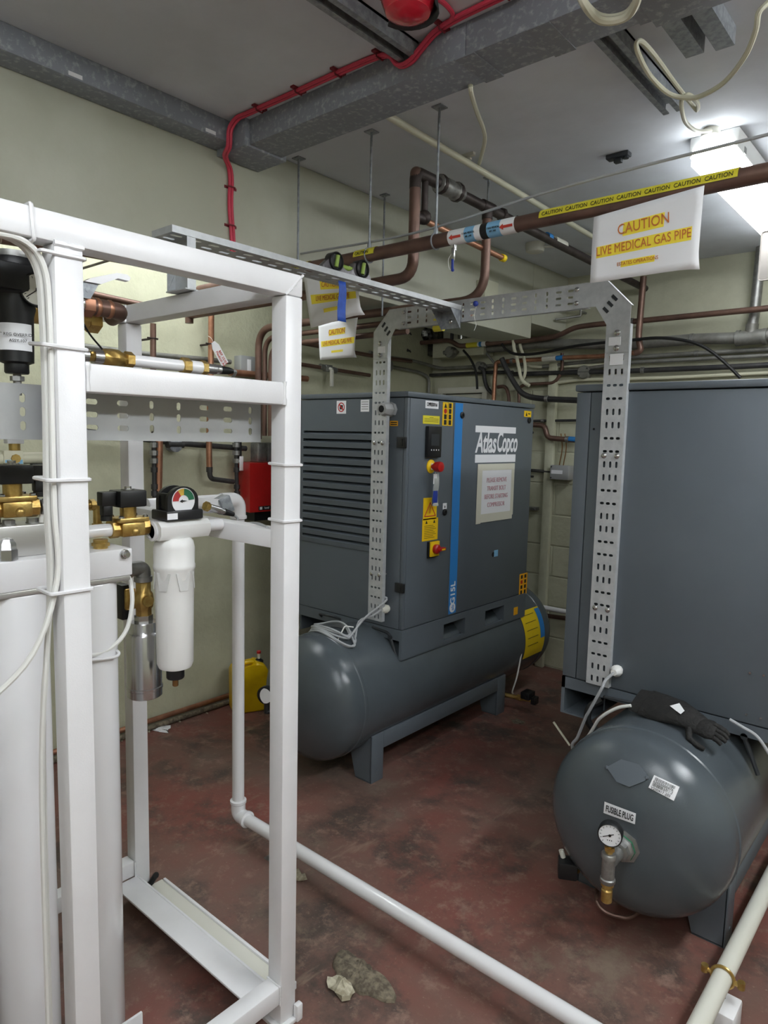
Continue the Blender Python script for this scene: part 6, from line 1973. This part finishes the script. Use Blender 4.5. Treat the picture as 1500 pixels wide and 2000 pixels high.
c0 = pix(650, 1228, 'y', 2.3)
cxx, cyy = c0.x - .03, 2.32
loops = [gl_ + V((0, -.046, 0)), gl_ + V((-.02, -.09, -.025)), gl_ + V((-.08, -.12, -.06))]
import itertools
for turn in range(5):
    for i in range(14):
        a = 2 * math.pi * i / 14 + .6
        rx_ = .165 - .010 * turn + .008 * math.sin(turn * 2.1)
        ry_ = .075 - .006 * turn
        x = cxx + rx_ * math.cos(a) + .012 * math.sin(turn * 1.7)
        y = cyy + ry_ * math.sin(a) - .35 * (x - cxx) * .4
        loops.append(V((x, y, tz(x, y, .007) + .0065 * turn + .004 * math.sin(3 * a + turn))))
loops += [V((cxx + .12, cyy + .06, tz(cxx + .12, cyy + .06) + .045)), V((cxx + .14, cyy + .1, tz(cxx + .14, cyy + .1) + .10)), V((cxx + .2, YA + .02, .86)), V((-2.18, YA + .024, .87))]
B().cable(loops, .0055, 8, 4).build('coiled_cable', 'cable_grey', coil)
B().tube([(cxx + .10, cyy - .055, tz(cxx + .1, cyy, .0) + .002), (cxx + .10, cyy - .01, tz(cxx + .1, cyy, .0) + .06), (cxx + .11, cyy + .04, tz(cxx + .11, cyy, .0) + .05)], .003, .01, 6).build('cable_tie', 'cable_white', coil)

# cables and gland at the right compressor
g2 = pix(1208, 1308, 'y', Yb2)
rcab = thing('control_cable', 'grey cable dropping from the white gland of the right compressor', 'cable', g2 + V((0, -.05, -.6)))
B().lathe(g2, (0, -1, 0), [(.018, 0), (.018, .012), (.022, .012), (.022, .026), (.015, .036), (.012, .046), (0, .046)], 10).build('cable_gland', 'white_plastic', rcab)
B().cable([g2 + V((0, -.04, 0)), g2 + V((-.02, -.07, -.03)), pix(1175, 1345, 'y', 2.40), pix(1150, 1390, 'y', 2.40), pix(1143, 1403, 'y', 2.41), pix(1128, 1440, 'y', 2.44), pix(1118, 1462, 'y', 2.46), (-1.08, 2.55, .30), (-1.06, 2.6, .05)], .0058, 8).build('cable_run', 'cable_grey', rcab)


def tz2(x, y, r=.0):
    d = x + .75
    R = .30
    if y < 2.20:
        q_ = min(1, (2.20 - y) / .15)
        R = .30 * max(0.02, (1 - q_ * q_)) ** .43
    return .40 + math.sqrt(max(0, R * R - d * d)) + r


wc = [pix(1232, 1378, 'y', 2.36), pix(1205, 1383, 'y', 2.36), pix(1175, 1400, 'y', 2.36), pix(1160, 1420, 'y', 2.38)]
B().cable(wc + [V((-1.09, 2.45, .40)), V((-1.1, 2.5, .2))], .006, 8).build('white_cable', 'cable_white', label='white cable coming from under the glove over the right tank', cat='cable')
B().cable([pix(1425, 1405, 'y', 2.42), pix(1450, 1420, 'y', 2.42), pix(1480, 1440, 'y', 2.42), pix(1510, 1485, 'y', 2.42)], .0055, 8).build('grey_cable', 'cable_grey', label='grey cable leaving under the right compressor at the right edge', cat='cable')
B().cyl(pix(1081, 1410, 'y', 2.56), pix(1113, 1456, 'y', 2.56), .0045, n=8).build('plastic_rod', 'cable_cream', label='thin pale rod sticking out left of the right tank', cat='rod')
B().cable([(-1.02, 2.50, .66), (-1.06, 2.48, .62), (-1.06, 2.48, .56), (-1.02, 2.52, .52), (-.99, 2.56, .56)], .014, 8).build('black_hose', 'black_rubber', label='black hose elbow below the right compressor base', cat='hose')

# black glove on the right tank
gv = thing('work_glove', 'black rubber work glove draped on the right air tank', 'glove', (-.70, 2.36, .70))


def gpt(px, py, y, lift=0.0):
    p = pix(px, py, 'y', y)
    p.z += lift
    return p


cuff = [gpt(1262, 1372, 2.40), gpt(1290, 1382, 2.39), gpt(1325, 1392, 2.37), gpt(1350, 1405, 2.36), gpt(1372, 1420, 2.35)]
b = B()


def flatsweep(b, P, W, T, n=14):
    rings = []
    P = [V(p) for p in P]
    for i, p in enumerate(P):
        t = (P[min(i + 1, len(P) - 1)] - P[max(i - 1, 0)]).normalized()
        s_ = t.cross(V((0, -.55, .83))).normalized()
        u_ = s_.cross(t).normalized()
        rings.append([b.bm.verts.new(p + s_ * (W[i] * math.cos(2 * math.pi * k / n)) + u_ * (T[i] * math.sin(2 * math.pi * k / n))) for k in range(n)])
    for a, c in zip(rings[:-1], rings[1:]):
        for k in range(n):
            b.bm.faces.new((a[k], a[(k + 1) % n], c[(k + 1) % n], c[k]))
    b.bm.faces.new(rings[0][::-1])
    b.bm.faces.new(rings[-1])


flatsweep(b, cuff, [.060, .060, .052, .042, .036], [.014, .022, .022, .019, .015])
# palm and five curled fingers
palm = [gpt(1368, 1418, 2.35), gpt(1385, 1425, 2.34), gpt(1398, 1430, 2.34)]
flatsweep(b, palm, [.034, .038, .032], [.016, .017, .014])
for k in range(4):
    o_ = palm[2] + V((-.006 + .004 * k, -.004, -.012 + .010 * k))
    sd_ = V((-.45, -.55, -.75)) * (.0145 * (1.5 - k))
    o_ = palm[2] + sd_ * .9
    L_ = (.030, .036, .034, .028)[k]
    b.sweep(smooth([o_ - V((.02, 0, -.004)), o_, o_ + V((L_ * .6, -.002, -.006)), o_ + V((L_, .0, -.018))], 3), [.0095] * 9 + [.007], 8) if False else b.sweep([o_ - V((.02, 0, -.004)), o_, o_ + V((L_ * .6, -.002, -.006)), o_ + V((L_, .0, -.018))], [.0095, .0095, .009, .0065], 8)
th = palm[0] + V((-.02, -.045, -.035))
b.sweep([palm[0] + V((-.03, -.02, -.01)), th, th + V((.03, -.006, -.012)), th + V((.05, -.002, -.02))], [.012, .011, .010, .007], 8)
b.build('glove_body', 'glove', gv, ang=60)
b = B()
flatsweep(b, [gpt(1240, 1366, 2.42), gpt(1262, 1372, 2.41), gpt(1275, 1378, 2.40)], [.052, .056, .056], [.006, .011, .010])
b.build('glove_cuff', 'glove', gv)
lp_ = gpt(1316, 1388, 2.35)
u1_, u2_ = (cuff[3] - cuff[1]).normalized(), None
u2_ = V((0, -.55, .83)).cross(u1_).normalized()
nn_ = u1_.cross(u2_)
c_ = cuff[2] + V((0, -.55, .83)).normalized() * .0235
b = B()
b.prism([c_ + u1_ * a + u2_ * d for a, d in ((-.028, -.002), (-.006, .022), (.026, .0), (.022, -.018), (-.004, -.010))], V((0, -.55, .83)) * .0006)
b.build('glove_print', 'paper', gv)

# floor debris
mp_ = pix(700, 1908, 'z', 0)
b = B()
P0 = [(-.13, .10), (-.09, .15), (-.05, .10), (.0, .06), (.04, .03), (.075, -.0), (.06, -.05), (.02, -.085), (-.03, -.06), (-.07, -.02), (-.12, .03)]
N_ = 16
cs = V((mp_.x, mp_.y, 0))
_ma, _mb = pix(652, 1872, 'z', 0), pix(755, 1950, 'z', 0)
MA = math.atan2(_ma.y - _mb.y, _ma.x - _mb.x)
b.lathe(cs, (0, 0, 1), [(1, .0005), (.96, .010), (.8, .018), (.5, .024), (0, .026)], 40)
for v in b.bm.verts:
    d = v.co - cs
    a = math.atan2(d.y, d.x)
    rr = math.hypot(d.x, d.y)
    # elongated blob lying from lower right to upper left of the picture
    R_ = .072 / math.sqrt((math.cos(a - MA) / 1.75) ** 2 + (math.sin(a - MA) / .72) ** 2)
    R_ *= 1 + .12 * math.sin(3 * a + 1) + .09 * math.sin(5 * a) + .07 * math.sin(9 * a + 2)
    v.co = cs + V((math.cos(a) * rr * R_, math.sin(a) * rr * R_, d.z * (1 + rnd(-.2, .2)) if d.z > .001 else d.z))
b.build('mortar_lump', 'mortar', label='rough lump of dried mortar stuck to the floor in the foreground', cat='mortar')


def scrap(name, px, py, size, label, mat='rubbish', seed=1, flat=.25):
    r0 = random.Random(seed)
    p = pix(px, py, 'z', 0)
    b = B()
    b.lathe(p, (0, 0, 1), [(.6, .0005), (1.0, .25), (.8, .6), (.4, .9), (0, 1.0)], 12)
    for v in b.bm.verts:
        d = v.co - p
        k = 1 + r0.uniform(-.45, .5)
        v.co = p + V((d.x * size * k, d.y * size * .6 * k, .0006 + max(0, d.z) * size * flat * (1 + r0.uniform(-.5, .5))))
    return b.build(name, mat, label=label, cat='debris', ang=5)


scrap('plaster_scrap', 668, 1934, .045, 'cream lump of plaster against the mortar in the foreground', seed=2, flat=.6)
scrap('paper_scrap', 583, 1716, .03, 'crumpled pale scrap right of the tall frame post', 'rubbish', 3, .8)
scrap('paper_scrap', 314, 1424, .07, 'flat torn white paper scrap near the foot of the wall', 'paper', 5, .1)
scrap('floor_patch', 1012, 1410, .05, 'pale flat patch of filler on the floor by the tank foot', 'mortar', 8, .03)
for k in range(14):
    scrap('plaster_crumb', 235 + 14 * k + rnd(-5, 5), 1440 - 4.4 * k + rnd(-3, 8), rnd(.008, .018), 'one of the small plaster crumbs scattered along the foot of the left wall', 'rubbish', 20 + k, .5)['group'] = 'plaster crumbs along the wall'
